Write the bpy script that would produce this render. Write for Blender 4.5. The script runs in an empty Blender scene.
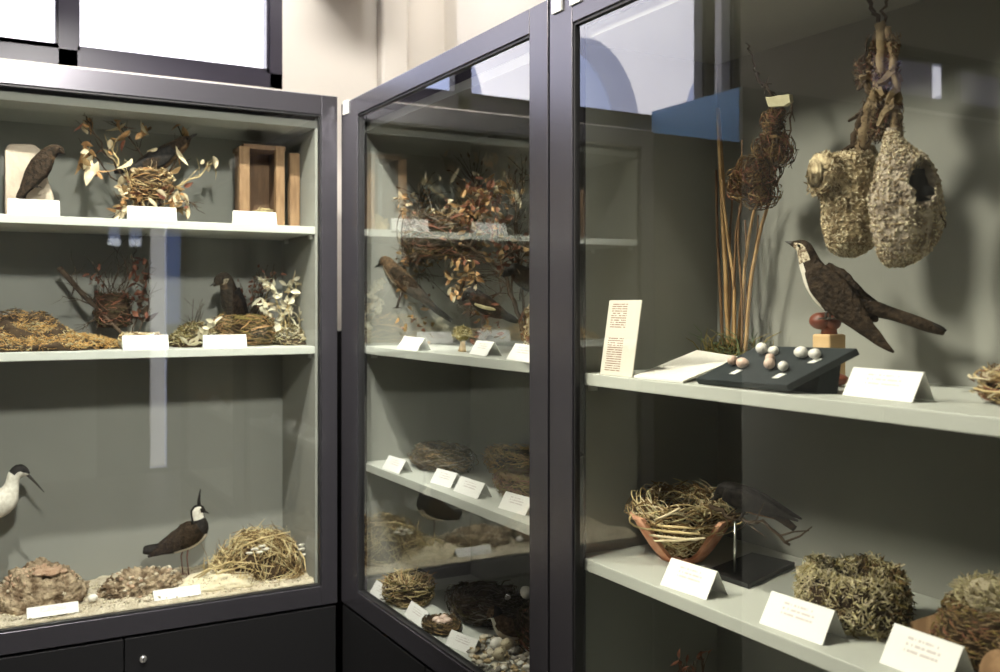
import bpy, math, random
from mathutils import Vector, Matrix, noise
R = math.radians
random.seed(7)
SC = bpy.context.scene
COL = SC.collection

# ------------------------------------------------------------------ camera model
F, CX, CY, CH = 976.0, 500.0, 305.0, 1.55
SN, CS = 0.4916, 0.8708
CAM = Vector((0, 0, CH))
def ray(px, py):
    r = (px-CX)/F
    return Vector((SN+CS*r, CS-SN*r, (CY-py)/F))
def on_z(px, py, z):
    d = ray(px, py); return CAM + d*((z-CH)/d.z)
def on_y(px, py, y):
    d = ray(px, py); return CAM + d*(y/d.y)
def on_x(px, py, x):
    d = ray(px, py); return CAM + d*(x/d.x)

# ------------------------------------------------------------------ materials
def nodes(name):
    m = bpy.data.materials.new(name); m.use_nodes = True
    nt = m.node_tree; nt.nodes.clear()
    out = nt.nodes.new('ShaderNodeOutputMaterial')
    return m, nt, out
def c4(c): return (c[0], c[1], c[2], 1)
def mat(name, c1, c2=None, scale=20, rough=0.6, bump=0.0, metal=0.0, detail=4, spec=0.5, bscale=None, sheen=0.0, lo=0.35, hi=0.65, stretch=None):
    m, nt, out = nodes(name)
    b = nt.nodes.new('ShaderNodeBsdfPrincipled')
    nt.links.new(b.outputs[0], out.inputs[0])
    b.inputs['Roughness'].default_value = rough
    b.inputs['Metallic'].default_value = metal
    b.inputs['Specular IOR Level'].default_value = spec
    if sheen: b.inputs['Sheen Weight'].default_value = sheen
    b.inputs['Base Color'].default_value = c4(c1)
    tc = nt.nodes.new('ShaderNodeTexCoord')
    vec = tc.outputs['Object']
    if stretch:
        mp = nt.nodes.new('ShaderNodeMapping'); mp.inputs['Scale'].default_value = stretch
        nt.links.new(vec, mp.inputs[0]); vec = mp.outputs[0]
    if c2 is not None:
        n = nt.nodes.new('ShaderNodeTexNoise'); n.inputs['Scale'].default_value = scale; n.inputs['Detail'].default_value = detail
        nt.links.new(vec, n.inputs['Vector'])
        r = nt.nodes.new('ShaderNodeValToRGB')
        r.color_ramp.elements[0].position = lo; r.color_ramp.elements[0].color = c4(c1)
        r.color_ramp.elements[1].position = hi; r.color_ramp.elements[1].color = c4(c2)
        nt.links.new(n.outputs['Fac'], r.inputs[0]); nt.links.new(r.outputs[0], b.inputs['Base Color'])
    if bump:
        n2 = nt.nodes.new('ShaderNodeTexNoise'); n2.inputs['Scale'].default_value = bscale or scale*2; n2.inputs['Detail'].default_value = 5
        nt.links.new(vec, n2.inputs['Vector'])
        bp = nt.nodes.new('ShaderNodeBump'); bp.inputs['Strength'].default_value = bump; bp.inputs['Distance'].default_value = 0.01
        nt.links.new(n2.outputs['Fac'], bp.inputs['Height']); nt.links.new(bp.outputs[0], b.inputs['Normal'])
    return m
def glass_mat():
    m, nt, out = nodes('display_glass')
    geo = nt.nodes.new('ShaderNodeNewGeometry')
    dot = nt.nodes.new('ShaderNodeVectorMath'); dot.operation = 'DOT_PRODUCT'
    nt.links.new(geo.outputs['Incoming'], dot.inputs[0]); nt.links.new(geo.outputs['Normal'], dot.inputs[1])
    ab = nt.nodes.new('ShaderNodeMath'); ab.operation = 'ABSOLUTE'; nt.links.new(dot.outputs['Value'], ab.inputs[0])
    om = nt.nodes.new('ShaderNodeMath'); om.operation = 'SUBTRACT'; om.inputs[0].default_value = 1; nt.links.new(ab.outputs[0], om.inputs[1])
    pw = nt.nodes.new('ShaderNodeMath'); pw.operation = 'POWER'; pw.inputs[1].default_value = 3.3; nt.links.new(om.outputs[0], pw.inputs[0])
    ma = nt.nodes.new('ShaderNodeMath'); ma.operation = 'MULTIPLY_ADD'; ma.inputs[1].default_value = 0.91; ma.inputs[2].default_value = 0.088
    nt.links.new(pw.outputs[0], ma.inputs[0])
    tr = nt.nodes.new('ShaderNodeBsdfTransparent'); tr.inputs[0].default_value = (0.95, 0.965, 0.95, 1)
    gl = nt.nodes.new('ShaderNodeBsdfGlossy'); gl.inputs['Roughness'].default_value = 0.0
    gl.inputs[0].default_value = (1, 1, 1, 1)
    mx = nt.nodes.new('ShaderNodeMixShader')
    nt.links.new(ma.outputs[0], mx.inputs[0]); nt.links.new(tr.outputs[0], mx.inputs[1]); nt.links.new(gl.outputs[0], mx.inputs[2])
    nt.links.new(mx.outputs[0], out.inputs[0])
    m2, nt2, out2 = nodes('glass_inner_face')
    t2 = nt2.nodes.new('ShaderNodeBsdfTransparent'); t2.inputs[0].default_value = (0.99, 1, 0.99, 1)
    nt2.links.new(t2.outputs[0], out2.inputs[0])
    return m, m2
def paper_mat(name, base, ink, rows, x0, x1, y0, y1, thresh=0.45, gaps=()):
    """printed card: rows of small grey words between the margins (uv of the front face)"""
    m, nt, out = nodes(name)
    b = nt.nodes.new('ShaderNodeBsdfPrincipled'); nt.links.new(b.outputs[0], out.inputs[0])
    b.inputs['Roughness'].default_value = 0.75
    uv = nt.nodes.new('ShaderNodeUVMap'); sp = nt.nodes.new('ShaderNodeSeparateXYZ'); nt.links.new(uv.outputs[0], sp.inputs[0])
    def M(op, a, bb=None, cc=None):
        n = nt.nodes.new('ShaderNodeMath'); n.operation = op
        for i, v in enumerate((a, bb, cc)):
            if v is None: continue
            if hasattr(v, 'links') or hasattr(v, 'is_linked'): nt.links.new(v, n.inputs[i])
            else: n.inputs[i].default_value = v
        return n.outputs[0]
    u, v = sp.outputs[0], sp.outputs[1]
    inx = M('MULTIPLY', M('GREATER_THAN', u, x0), M('LESS_THAN', u, x1))
    iny = M('MULTIPLY', M('GREATER_THAN', v, y0), M('LESS_THAN', v, y1))
    vv = M('MULTIPLY', M('SUBTRACT', v, y0), rows/(y1-y0))
    fr = M('FRACT', vv); row = M('FLOOR', vv)
    line = M('MULTIPLY', M('GREATER_THAN', fr, 0.3), M('LESS_THAN', fr, 0.75))
    cb = nt.nodes.new('ShaderNodeCombineXYZ'); nt.links.new(M('MULTIPLY', u, 22.0), cb.inputs[0]); nt.links.new(M('MULTIPLY', row, 7.3), cb.inputs[1])
    nz = nt.nodes.new('ShaderNodeTexNoise'); nz.inputs['Scale'].default_value = 1.0; nz.inputs['Detail'].default_value = 2
    nt.links.new(cb.outputs[0], nz.inputs['Vector'])
    word = M('GREATER_THAN', nz.outputs['Fac'], thresh)
    fac = M('MULTIPLY', M('MULTIPLY', inx, iny), M('MULTIPLY', line, word))
    for g0, g1 in gaps:
        fac = M('MULTIPLY', fac, M('MAXIMUM', M('LESS_THAN', v, g0), M('GREATER_THAN', v, g1)))
    mx = nt.nodes.new('ShaderNodeMix'); mx.data_type = 'RGBA'
    nt.links.new(fac, mx.inputs[0]); mx.inputs[6].default_value = c4(base); mx.inputs[7].default_value = c4(ink)
    nt.links.new(mx.outputs[2], b.inputs['Base Color'])
    return m

M = {}
M['frame'] = mat('dark_grey_lacquer', (0.092, 0.088, 0.100), rough=0.26, spec=0.5, metal=0.75)
M['door'] = mat('charcoal_panel', (0.0095, 0.0095, 0.010), rough=0.42, spec=0.25)
M['inner'] = mat('sage_grey_paint', (0.266, 0.265, 0.237), (0.292, 0.291, 0.260), scale=3, rough=0.7, spec=0.3)
M['shelf'] = mat('pale_shelf_paint', (0.50, 0.51, 0.46), rough=0.55, spec=0.35)
M['glass'], M['glass_in'] = glass_mat()
M['gasket'] = mat('black_gasket', (0.008, 0.008, 0.009), rough=0.5)
M['steel'] = mat('brushed_steel', (0.75, 0.74, 0.70), rough=0.3, metal=0.9)
M['wall'] = mat('cream_plaster', (0.68, 0.635, 0.57), (0.72, 0.675, 0.61), scale=2, rough=0.85, bump=0.05, bscale=60)
M['wall_rear'] = mat('grey_rear_plaster', (0.16, 0.17, 0.19), (0.19, 0.20, 0.21), scale=2, rough=0.9)
M['ceil'] = mat('ceiling_paint', (0.55, 0.54, 0.52), rough=0.9)
M['floor'] = mat('floor_tile', (0.12, 0.11, 0.10), (0.17, 0.155, 0.14), scale=4, rough=0.45)
M['winframe'] = mat('window_frame_paint', (0.030, 0.026, 0.040), rough=0.3)
M['beam'] = mat('dark_beam_wood', (0.07, 0.045, 0.03), (0.11, 0.07, 0.05), scale=12, rough=0.7)
M['facade'] = mat('white_facade', (0.82, 0.80, 0.80), (0.88, 0.86, 0.85), scale=3, rough=0.9)
M['blue'] = mat('side_skylight_blue', (0.18, 0.42, 0.80), rough=0.35)  # sky light on a white side panel, put into its blue colour
M['panel'] = mat('pale_board', (0.40, 0.41, 0.38), rough=0.8)
M['zinc'] = mat('white_zinc_plate', (0.80, 0.80, 0.76), rough=0.4, metal=0.2)
M['black'] = mat('black_plastic', (0.01, 0.01, 0.01), rough=0.4)
M['label'] = paper_mat('specimen_label_card', (0.86, 0.845, 0.81), (0.62, 0.56, 0.54), 3, 0.26, 0.76, 0.42, 0.86, 0.44)
M['card'] = paper_mat('printed_text_card', (0.66, 0.62, 0.54), (0.26, 0.14, 0.09), 30, 0.12, 0.60, 0.05, 0.96, 0.42, gaps=((0.50, 0.62),))
M['sheet'] = paper_mat('printed_flat_sheet', (0.84, 0.81, 0.74), (0.74, 0.70, 0.63), 22, 0.08, 0.92, 0.06, 0.94, 0.45)
M['paper'] = mat('white_card_edge', (0.82, 0.81, 0.77), rough=0.8)
M['straw'] = mat('pale_straw', (0.52, 0.39, 0.19), (0.66, 0.53, 0.29), scale=40, rough=0.7, spec=0.12)
M['straw_d'] = mat('brown_straw', (0.15, 0.095, 0.042), (0.27, 0.175, 0.08), scale=40, rough=0.8, spec=0.12)
M['twig'] = mat('dark_twig', (0.055, 0.035, 0.022), (0.10, 0.07, 0.045), scale=60, rough=0.8, spec=0.12)
M['bark'] = mat('grey_bark', (0.13, 0.11, 0.09), (0.20, 0.17, 0.14), scale=50, rough=0.85, spec=0.12)
M['moss'] = mat('olive_moss', (0.15, 0.12, 0.035), (0.27, 0.21, 0.07), scale=50, rough=0.95, spec=0.12)
M['moss_d'] = mat('dark_moss', (0.035, 0.030, 0.012), (0.075, 0.062, 0.025), scale=50, rough=0.95, spec=0.12)
M['moss_o'] = mat('golden_moss', (0.46, 0.26, 0.08), (0.66, 0.42, 0.16), scale=50, rough=0.95, spec=0.12)
M['moss_p'] = mat('pale_dry_moss', (0.46, 0.40, 0.22), (0.60, 0.53, 0.32), scale=50, rough=0.95, spec=0.12)
M['felt'] = mat('beige_plant_down', (0.20, 0.145, 0.08), (0.66, 0.54, 0.34), scale=70, rough=0.95, bump=1.0, bscale=120, spec=0.12)
M['felt_g'] = mat('grey_plant_down', (0.19, 0.15, 0.11), (0.54, 0.46, 0.36), scale=70, rough=0.95, bump=1.0, bscale=120, spec=0.12)
M['down'] = mat('down_tuft', (0.50, 0.43, 0.29), (0.62, 0.54, 0.38), scale=80, rough=0.95, spec=0.12)
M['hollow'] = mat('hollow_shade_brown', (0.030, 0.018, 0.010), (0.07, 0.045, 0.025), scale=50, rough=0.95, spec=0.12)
M['blind'] = None
M['down_b'] = mat('brown_down_tuft', (0.20, 0.14, 0.08), (0.32, 0.24, 0.14), scale=80, rough=0.95, spec=0.12)
M['leaf_o'] = mat('dry_orange_leaf', (0.40, 0.20, 0.07), (0.60, 0.36, 0.16), scale=60, rough=0.7)
M['leaf_p'] = mat('dry_pale_leaf', (0.58, 0.46, 0.28), (0.72, 0.62, 0.42), scale=60, rough=0.7)
M['leaf_r'] = mat('dry_redbrown_leaf', (0.14, 0.055, 0.035), (0.24, 0.10, 0.06), scale=60, rough=0.7, spec=0.12)
M['leaf_w'] = mat('bleached_leaf', (0.62, 0.57, 0.40), (0.76, 0.70, 0.53), scale=60, rough=0.7)
M['leaf_g'] = mat('faded_green_leaf', (0.09, 0.13, 0.06), (0.14, 0.18, 0.08), scale=60, rough=0.7)
M['mud'] = mat('clay_mud', (0.16, 0.105, 0.062), (0.50, 0.39, 0.26), scale=38, rough=0.95, bump=1.0, bscale=110, lo=0.38, hi=0.60, spec=0.12)
M['mud_p'] = mat('pink_clay', (0.44, 0.27, 0.17), (0.64, 0.46, 0.32), scale=40, rough=0.95, bump=0.9, bscale=110)
M['sand'] = mat('sand', (0.52, 0.44, 0.32), (0.70, 0.62, 0.48), scale=60, rough=0.95, bump=0.8, bscale=160, spec=0.12)
M['grain'] = mat('coarse_grit', (0.60, 0.53, 0.40), (0.36, 0.30, 0.22), scale=90, rough=0.9)
M['sand_b'] = mat('fine_pale_sand', (0.66, 0.58, 0.40), (0.76, 0.68, 0.50), scale=70, rough=0.95, bump=0.5, bscale=200)
M['wood'] = mat('old_pine', (0.20, 0.11, 0.05), (0.33, 0.20, 0.10), scale=14, rough=0.7, stretch=(6, 6, 0.8))
M['wood_d'] = mat('brown_board', (0.11, 0.06, 0.03), (0.18, 0.10, 0.05), scale=14, rough=0.75, stretch=(6, 6, 0.8))
M['wood_l'] = mat('light_block_wood', (0.58, 0.38, 0.18), (0.68, 0.48, 0.26), scale=20, rough=0.6)
M['knob'] = mat('red_brown_knob', (0.14, 0.035, 0.02), (0.20, 0.06, 0.03), scale=30, rough=0.45)
M['slab'] = mat('pale_limestone', (0.42, 0.34, 0.26), (0.56, 0.47, 0.37), scale=14, rough=0.9, bump=0.4, bscale=50)
M['terra'] = mat('terracotta', (0.52, 0.20, 0.10), (0.76, 0.42, 0.27), scale=40, rough=0.85, bump=0.3, bscale=60)
M['tray'] = mat('dark_slate_tray', (0.022, 0.027, 0.029), (0.030, 0.036, 0.037), scale=30, rough=0.6, spec=0.2)
M['egg_w'] = mat('white_eggshell', (0.80, 0.77, 0.70), (0.84, 0.81, 0.75), scale=60, rough=0.4)
M['egg_p'] = mat('pinkish_eggshell', (0.66, 0.46, 0.36), (0.76, 0.60, 0.50), scale=120, rough=0.4)
M['egg_s'] = mat('speckled_eggshell', (0.62, 0.54, 0.38), (0.16, 0.10, 0.05), scale=220, rough=0.5, lo=0.58, hi=0.66)
M['peb_a'] = mat('pale_pebble', (0.56, 0.50, 0.38), (0.68, 0.62, 0.50), scale=50, rough=0.7)
M['peb_b'] = mat('grey_pebble', (0.22, 0.20, 0.17), (0.32, 0.29, 0.24), scale=50, rough=0.7)
M['peb_c'] = mat('ochre_pebble', (0.40, 0.29, 0.15), (0.50, 0.38, 0.22), scale=50, rough=0.7)
M['f_black'] = mat('black_plumage', (0.012, 0.010, 0.010), (0.030, 0.026, 0.022), scale=120, rough=0.6, spec=0.12)
M['f_dark'] = mat('dark_brown_plumage', (0.016, 0.011, 0.007), (0.055, 0.036, 0.022), scale=130, rough=0.7, bump=0.5, bscale=200, spec=0.12)
M['f_brown'] = mat('brown_plumage', (0.05, 0.030, 0.016), (0.16, 0.10, 0.055), scale=130, rough=0.75, bump=0.5, bscale=200, spec=0.12)
M['f_rust'] = mat('rusty_plumage', (0.16, 0.07, 0.03), (0.28, 0.14, 0.06), scale=110, rough=0.75, spec=0.12)
M['f_white'] = mat('white_plumage', (0.62, 0.57, 0.48), (0.76, 0.72, 0.63), scale=110, rough=0.8, spec=0.12)
M['f_speck'] = mat('speckled_plumage', (0.60, 0.52, 0.38), (0.16, 0.11, 0.07), scale=230, rough=0.8, lo=0.45, hi=0.6, spec=0.12)
M['bill'] = mat('dark_horn', (0.03, 0.025, 0.02), rough=0.4)
M['legm'] = mat('reddish_leg', (0.16, 0.07, 0.05), rough=0.5)
M['legd'] = mat('dark_leg', (0.06, 0.045, 0.035), rough=0.5)
M['eye'] = mat('glass_eye', (0.004, 0.004, 0.004), rough=0.08, spec=0.9)
M['cork'] = mat('cork_tag', (0.50, 0.45, 0.28), (0.60, 0.55, 0.36), scale=60, rough=0.9)
M['reed'] = mat('dry_reed', (0.30, 0.17, 0.065), (0.44, 0.28, 0.12), scale=30, rough=0.6)
M['reed_d'] = mat('brown_reed', (0.12, 0.062, 0.026), (0.20, 0.11, 0.045), scale=30, rough=0.6)

# ------------------------------------------------------------------ mesh builder
class MB:
    def __init__(s): s.v = []; s.f = []; s.m = []; s.uv = {}; s.smooth = []
    def face(s, idx, mi=0, sm=False, uv=None):
        s.f.append(tuple(idx)); s.m.append(mi); s.smooth.append(sm)
        if uv: s.uv[len(s.f)-1] = uv
    def box(s, a, b, mi=0):
        x0, y0, z0 = (min(a[i], b[i]) for i in range(3)); x1, y1, z1 = (max(a[i], b[i]) for i in range(3))
        n = len(s.v)
        s.v += [Vector(p) for p in ((x0,y0,z0),(x1,y0,z0),(x1,y1,z0),(x0,y1,z0),(x0,y0,z1),(x1,y0,z1),(x1,y1,z1),(x0,y1,z1))]
        for q in ((0,3,2,1),(4,5,6,7),(0,1,5,4),(1,2,6,5),(2,3,7,6),(3,0,4,7)): s.face([n+i for i in q], mi)
        return s
    def prism(s, poly, off, mi=0, mi_front=None):
        """closed polygon (list of Vectors) extruded by off"""
        n = len(s.v); k = len(poly)
        s.v += [Vector(p) for p in poly] + [Vector(p)+Vector(off) for p in poly]
        s.face([n+i for i in range(k)], mi if mi_front is None else mi_front)
        s.face([n+k+i for i in reversed(range(k))], mi)
        for i in range(k): s.face([n+i, n+k+i, n+k+(i+1) % k, n+(i+1) % k], mi)
        return s
    def tube(s, pts, rad, n=6, mi=0, cap=True):
        pts = [Vector(p) for p in pts]; k = len(pts)
        if not hasattr(rad, '__len__'): rad = [rad]*k
        t0 = (pts[1]-pts[0]).normalized()
        up = Vector((0,0,1)) if abs(t0.z) < 0.9 else Vector((1,0,0))
        a = t0.cross(up).normalized(); base = len(s.v)
        for i, p in enumerate(pts):
            t = (pts[min(i+1,k-1)]-pts[max(i-1,0)])
            t = t.normalized() if t.length > 1e-9 else t0
            a = (a - t*a.dot(t)); a = a.normalized() if a.length > 1e-6 else t.orthogonal().normalized()
            b = t.cross(a)
            for j in range(n):
                q = 2*math.pi*j/n
                s.v.append(p + (a*math.cos(q)+b*math.sin(q))*rad[i])
        for i in range(k-1):
            for j in range(n):
                s.face([base+i*n+j, base+i*n+(j+1)%n, base+(i+1)*n+(j+1)%n, base+(i+1)*n+j], mi, n > 4)
        if cap:
            s.face([base+j for j in reversed(range(n))], mi); s.face([base+(k-1)*n+j for j in range(n)], mi)
        return s
    def rings(s, rings, mi=0, sm=True, cap=True, mfun=None):
        base = len(s.v); n = len(rings[0]); k = len(rings)
        for r in rings: s.v += [Vector(p) for p in r]
        for i in range(k-1):
            for j in range(n):
                mm = mfun(i/(k-1), (j+0.5)/n) if mfun else mi
                s.face([base+i*n+j, base+i*n+(j+1)%n, base+(i+1)*n+(j+1)%n, base+(i+1)*n+j], mm, sm)
        if cap:
            s.face([base+j for j in reversed(range(n))], mfun(0, 0.5) if mfun else mi, sm)
            s.face([base+(k-1)*n+j for j in range(n)], mfun(1, 0.5) if mfun else mi, sm)
        return s
    def ball(s, c, r, mi=0, nu=12, nv=8, sc=(1,1,1), rot=None, amp=0.0, nf=8.0, seed=0, flat=None):
        c = Vector(c); rg = []
        for i in range(nv+1):
            th = math.pi*(0.02+0.96*i/nv); ring = []
            for j in range(nu):
                q = 2*math.pi*j/nu
                d = Vector((math.sin(th)*math.cos(q), math.sin(th)*math.sin(q), math.cos(th)))
                k = 1 + amp*noise.noise(d*nf*0.3 + Vector((seed, seed*1.7, 3.1)))
                p = Vector((d.x*r*sc[0]*k, d.y*r*sc[1]*k, d.z*r*sc[2]*k))
                if flat is not None and p.z < flat: p.z = flat
                if rot: p = rot @ p
                ring.append(c+p)
            rg.append(list(reversed(ring)))
        return s.rings(rg, mi)
    def leaf(s, p, d, L, W, mi=0, curl=0.4):
        d = d.normalized(); sd = d.cross(Vector((random.uniform(-1,1), random.uniform(-1,1), random.uniform(-1,1))))
        sd = sd.normalized() if sd.length > 1e-3 else d.orthogonal().normalized()
        nn = sd.cross(d); n = len(s.v)
        prof = ((0, 0.08), (0.25, 0.75), (0.5, 1.0), (0.75, 0.7), (1.0, 0.05))
        for t, w in prof:
            cen = p + d*(L*t*(1-0.25*curl*t)) + nn*(curl*L*t*t)
            cup = nn*(w*W*0.25)
            s.v += [cen - sd*(W*0.5*w) + cup, cen, cen + sd*(W*0.5*w) + cup]
        for i in range(4):
            for j in range(2):
                a = n+i*3+j
                s.face([a, a+1, a+4, a+3], mi, True)
        return s
    def build(s, name, mats, parent=None, **kw):
        me = bpy.data.meshes.new(name)
        org = Vector((0,0,0))
        if parent is not None: org = Vector(parent.location)
        elif s.v:
            mn = Vector([min(v[i] for v in s.v) for i in range(3)]); mx = Vector([max(v[i] for v in s.v) for i in range(3)])
            org = Vector(((mn.x+mx.x)/2, (mn.y+mx.y)/2, mn.z))
        par_off = Vector((0,0,0))
        if parent is not None and parent.parent is not None: org = Vector(parent.parent.location)
        me.from_pydata([tuple(v-org) for v in s.v], [], s.f)
        if not isinstance(mats, (list, tuple)): mats = [mats]
        for m in mats: me.materials.append(M[m] if isinstance(m, str) else m)
        me.polygons.foreach_set('material_index', s.m)
        me.polygons.foreach_set('use_smooth', s.smooth)
        if s.uv:
            ul = me.uv_layers.new(name='UVMap')
            for fi, uvs in s.uv.items():
                pl = me.polygons[fi]
                for li, q in zip(pl.loop_indices, uvs): ul.data[li].uv = q
        me.update()
        o = bpy.data.objects.new(name, me); COL.objects.link(o)
        if parent is not None: o.parent = parent
        else: o.location = org
        for k, v in kw.items(): o[k] = v
        return o
def bevel(o, w=0.002, seg=2):
    b = o.modifiers.new('bevel', 'BEVEL'); b.width = w; b.segments = seg; b.limit_method = 'ANGLE'; b.angle_limit = R(40)
    return o
def thing(name, label, cat, loc, group=None):
    o = bpy.data.objects.new(name, None); COL.objects.link(o); o.location = Vector(loc); o.empty_display_size = 0.03
    o['label'] = label; o['category'] = cat
    if group: o['group'] = group
    return o
def struct(o): o['kind'] = 'structure'; return o

# ------------------------------------------------------------------ room
FZ = 3.25
YB, XR = 2.95, 1.33
struct(MB().box((-3.7,-4.6,-0.1),(2.8,3.0,0)).build('floor', 'floor'))
struct(MB().box((-3.7,-4.6,FZ),(2.8,3.15,FZ+0.15)).build('ceiling', 'ceil'))
wb = MB(); T = YB+0.18
W1 = (-0.963, 0.895, 2.215, 2.95); W2 = (-3.30, -1.70, 2.45, 2.73)
wb.box((-3.7,YB,0),(XR+0.45,T,2.215)); wb.box((-3.7,YB,2.95),(XR+0.45,T,FZ))
wb.box((-3.7,YB,2.215),(W2[0],T,2.95)); wb.box((W2[0],YB,2.215),(W2[1],T,W2[2])); wb.box((W2[0],YB,W2[3]),(W2[1],T,2.95)); wb.box((W2[1],YB,2.215),(W1[0],T,2.95)); wb.box((W1[1],YB,2.215),(XR+0.45,T,2.95))
struct(wb.build('wall_back', 'wall'))
struct(MB().box((XR+0.12,0.25,0),(XR+0.45,YB,FZ)).box((XR,0.25,0),(XR+0.12,2.62,FZ)).build('wall_right', 'wall'))
struct(MB().box((2.65,-4.6,0),(2.8,0.25,FZ)).box((XR+0.45,0.25,0),(2.8,0.40,FZ)).build('wall_right_far', 'wall'))
struct(MB().box((-3.85,-4.6,0),(-3.7,3.1,FZ)).build('wall_left', 'wall'))
# plaster pilaster where the two walls meet, and a dark beam end above it
struct(bevel(MB().box((1.205,2.90,0),(1.30,YB,FZ)).build('trim_1', 'wall'), 0.012, 3))
struct(bevel(MB().box((0.98,2.70,2.55),(1.16,YB,2.80)).build('trim_2', 'beam'), 0.02, 3))
struct(MB().box((0.90,2.86,0),(1.203,2.88,1.47)).build('trim_gap_shade', 'door'))  # added dark board, stands in for the shade low in the gap
# rear wall with openings
RY = -4.5
ops = [(1.235,1.385,2.07,2.29),(1.415,1.565,2.07,2.29),(1.60,1.96,0.02,2.32)]
rw = MB()
xs = -3.7
for x0,x1,z0,z1 in ops:
    rw.box((xs,RY-0.15,0),(x0,RY,FZ)); rw.box((x0,RY-0.15,0),(x1,RY,z0)); rw.box((x0,RY-0.15,z1),(x1,RY,FZ)); xs = x1
rw.box((xs,RY-0.15,0),(2.8,RY,FZ))
struct(rw.build('wall_rear', 'wall_rear'))
for i, (x0,x1,z0,z1) in enumerate(ops):
    b = MB(); w = 0.02
    b.box((x0,RY-0.06,z0),(x0+w,RY-0.02,z1)); b.box((x1-w,RY-0.06,z0),(x1,RY-0.02,z1)); b.box((x0,RY-0.06,z0),(x1,RY-0.02,z0+w)); b.box((x0,RY-0.06,z1-w),(x1,RY-0.02,z1))
    struct(b.build('window_%d' % (i+3), 'winframe'))
def window(n, x0, x1, z0, z1, mullions):
    b = MB(); y0, y1 = YB+0.0, YB+0.07; w = 0.038
    b.box((x0,y0,z0),(x1,y1,z0+0.045)); b.box((x0,y0,z1-w),(x1,y1,z1)); b.box((x0,y0,z0),(x0+w,y1,z1)); b.box((x1-w,y0,z0),(x1,y1,z1))
    for m in mullions: b.box((m-0.024,y0,z0),(m+0.024,y1,z1))
    root = struct(b.build('window_%d' % n, 'winframe'))
    edges = [x0+w]+[q for m in mullions for q in (m-0.024, m+0.024)]+[x1-w]
    for i in range(0, len(edges), 2):
        s_ = MB(); a, c = edges[i], edges[i+1]; t = 0.016; zz = z0+0.045
        s_.box((a,y0+0.012,zz),(c,y0+0.05,zz+t)); s_.box((a,y0+0.012,z1-w-t),(c,y0+0.05,z1-w)); s_.box((a,y0+0.012,zz),(a+t*0.5,y0+0.05,z1-w)); s_.box((c-t*0.5,y0+0.012,zz),(c,y0+0.05,z1-w))
        ch = s_.build('sash', 'winframe', None); mw = ch.location.copy(); ch.parent = root; ch.location = mw-root.location
window(1, *W1, [0.288, -0.804])
window(2, *W2, [-2.33, -2.78])
bm_, nt_, out_ = nodes('grey_roller_blind')
tl_ = nt_.nodes.new('ShaderNodeBsdfTranslucent'); tl_.inputs[0].default_value = (0.42,0.40,0.44,1)
df_ = nt_.nodes.new('ShaderNodeBsdfDiffuse'); df_.inputs[0].default_value = (0.3,0.3,0.3,1)
ad_ = nt_.nodes.new('ShaderNodeMixShader'); ad_.inputs[0].default_value = 0.3
nt_.links.new(tl_.outputs[0], ad_.inputs[1]); nt_.links.new(df_.outputs[0], ad_.inputs[2]); nt_.links.new(ad_.outputs[0], out_.inputs[0])
M['blind'] = bm_
for k_, (a_, b_) in enumerate(((-3.26,-2.36),(-2.28,-1.74))):  # added blinds, out of direct view, dim the mirrored window
    o = MB().box((a_,YB+0.10,W2[2]+0.01),(b_,YB+0.104,W2[3]-0.01)).build('roller_blind','blind'); o['label'] = ('added grey roller blind dimming the far small window, the wider one','added grey roller blind dimming the far small window, the narrower one')[k_]; o['category'] = 'blind'
# white arcaded facade across the courtyard
fb = MB(); y0, y1 = 5.5, 5.8; x = -9.0; hw = 0.45; spring = 2.70
cs = [-0.73 - 1.25*k for k in range(0, 6)]; cs.sort()
fb_x = -8.0
for cxx in cs:
    fb.box((fb_x,y0,-1),(cxx-hw,y1,6.5)); fb_x = cxx+hw
    n = 14
    for i in range(n):
        a0, a1 = math.pi*(1-i/n), math.pi*(1-(i+1)/n)
        p0 = Vector((cxx+hw*math.cos(a0), y0, spring+hw*math.sin(a0)*1.5)); p1 = Vector((cxx+hw*math.cos(a1), y0, spring+hw*math.sin(a1)*1.5))
        fb.prism([Vector((p0.x,y0,6.5)), Vector((p1.x,y0,6.5)), p1, p0], (0,y1-y0,0))
    fb.box((cxx-hw,y0,-1),(cxx+hw,y1,1.2))
fb.box((fb_x,y0,-1),(6,y1,6.5))
struct(fb.build('trim_3', 'facade'))

# ------------------------------------------------------------------ display cases
def frame_boxes(b, ax, u0, u1, z0, z1, wl, wr, wb_, wt, p0, p1):
    """rectangular frame in the plane ax ('y' plane: u is x; 'x' plane: u is y) from p0 to p1 in depth"""
    def bx(a0, a1, c0, c1):
        if ax == 'y': b.box((a0,p0,c0),(a1,p1,c1))
        else: b.box((p0,a0,c0),(p1,a1,c1))
    bx(u0, u0+wl, z0, z1); bx(u1-wr, u1, z0, z1); bx(u0+wl, u1-wr, z0, z0+wb_); bx(u0+wl, u1-wr, z1-wt, z1)
def pane(ax, u0, u1, z0, z1, p, t=0.006, sign=1):
    b = MB()
    if ax == 'y': b.box((u0,p,z0),(u1,p+t,z1))
    else: b.box((p,u0,z0),(p+t,u1,z1))
    # box faces: 2=front(-y) 3=right(+x) 4=back(+y) 5=left(-x); the reflecting one faces the visitor
    front = 2 if ax == 'y' else 5
    b.m = [1]*6; b.m[front] = 0
    return b
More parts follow.
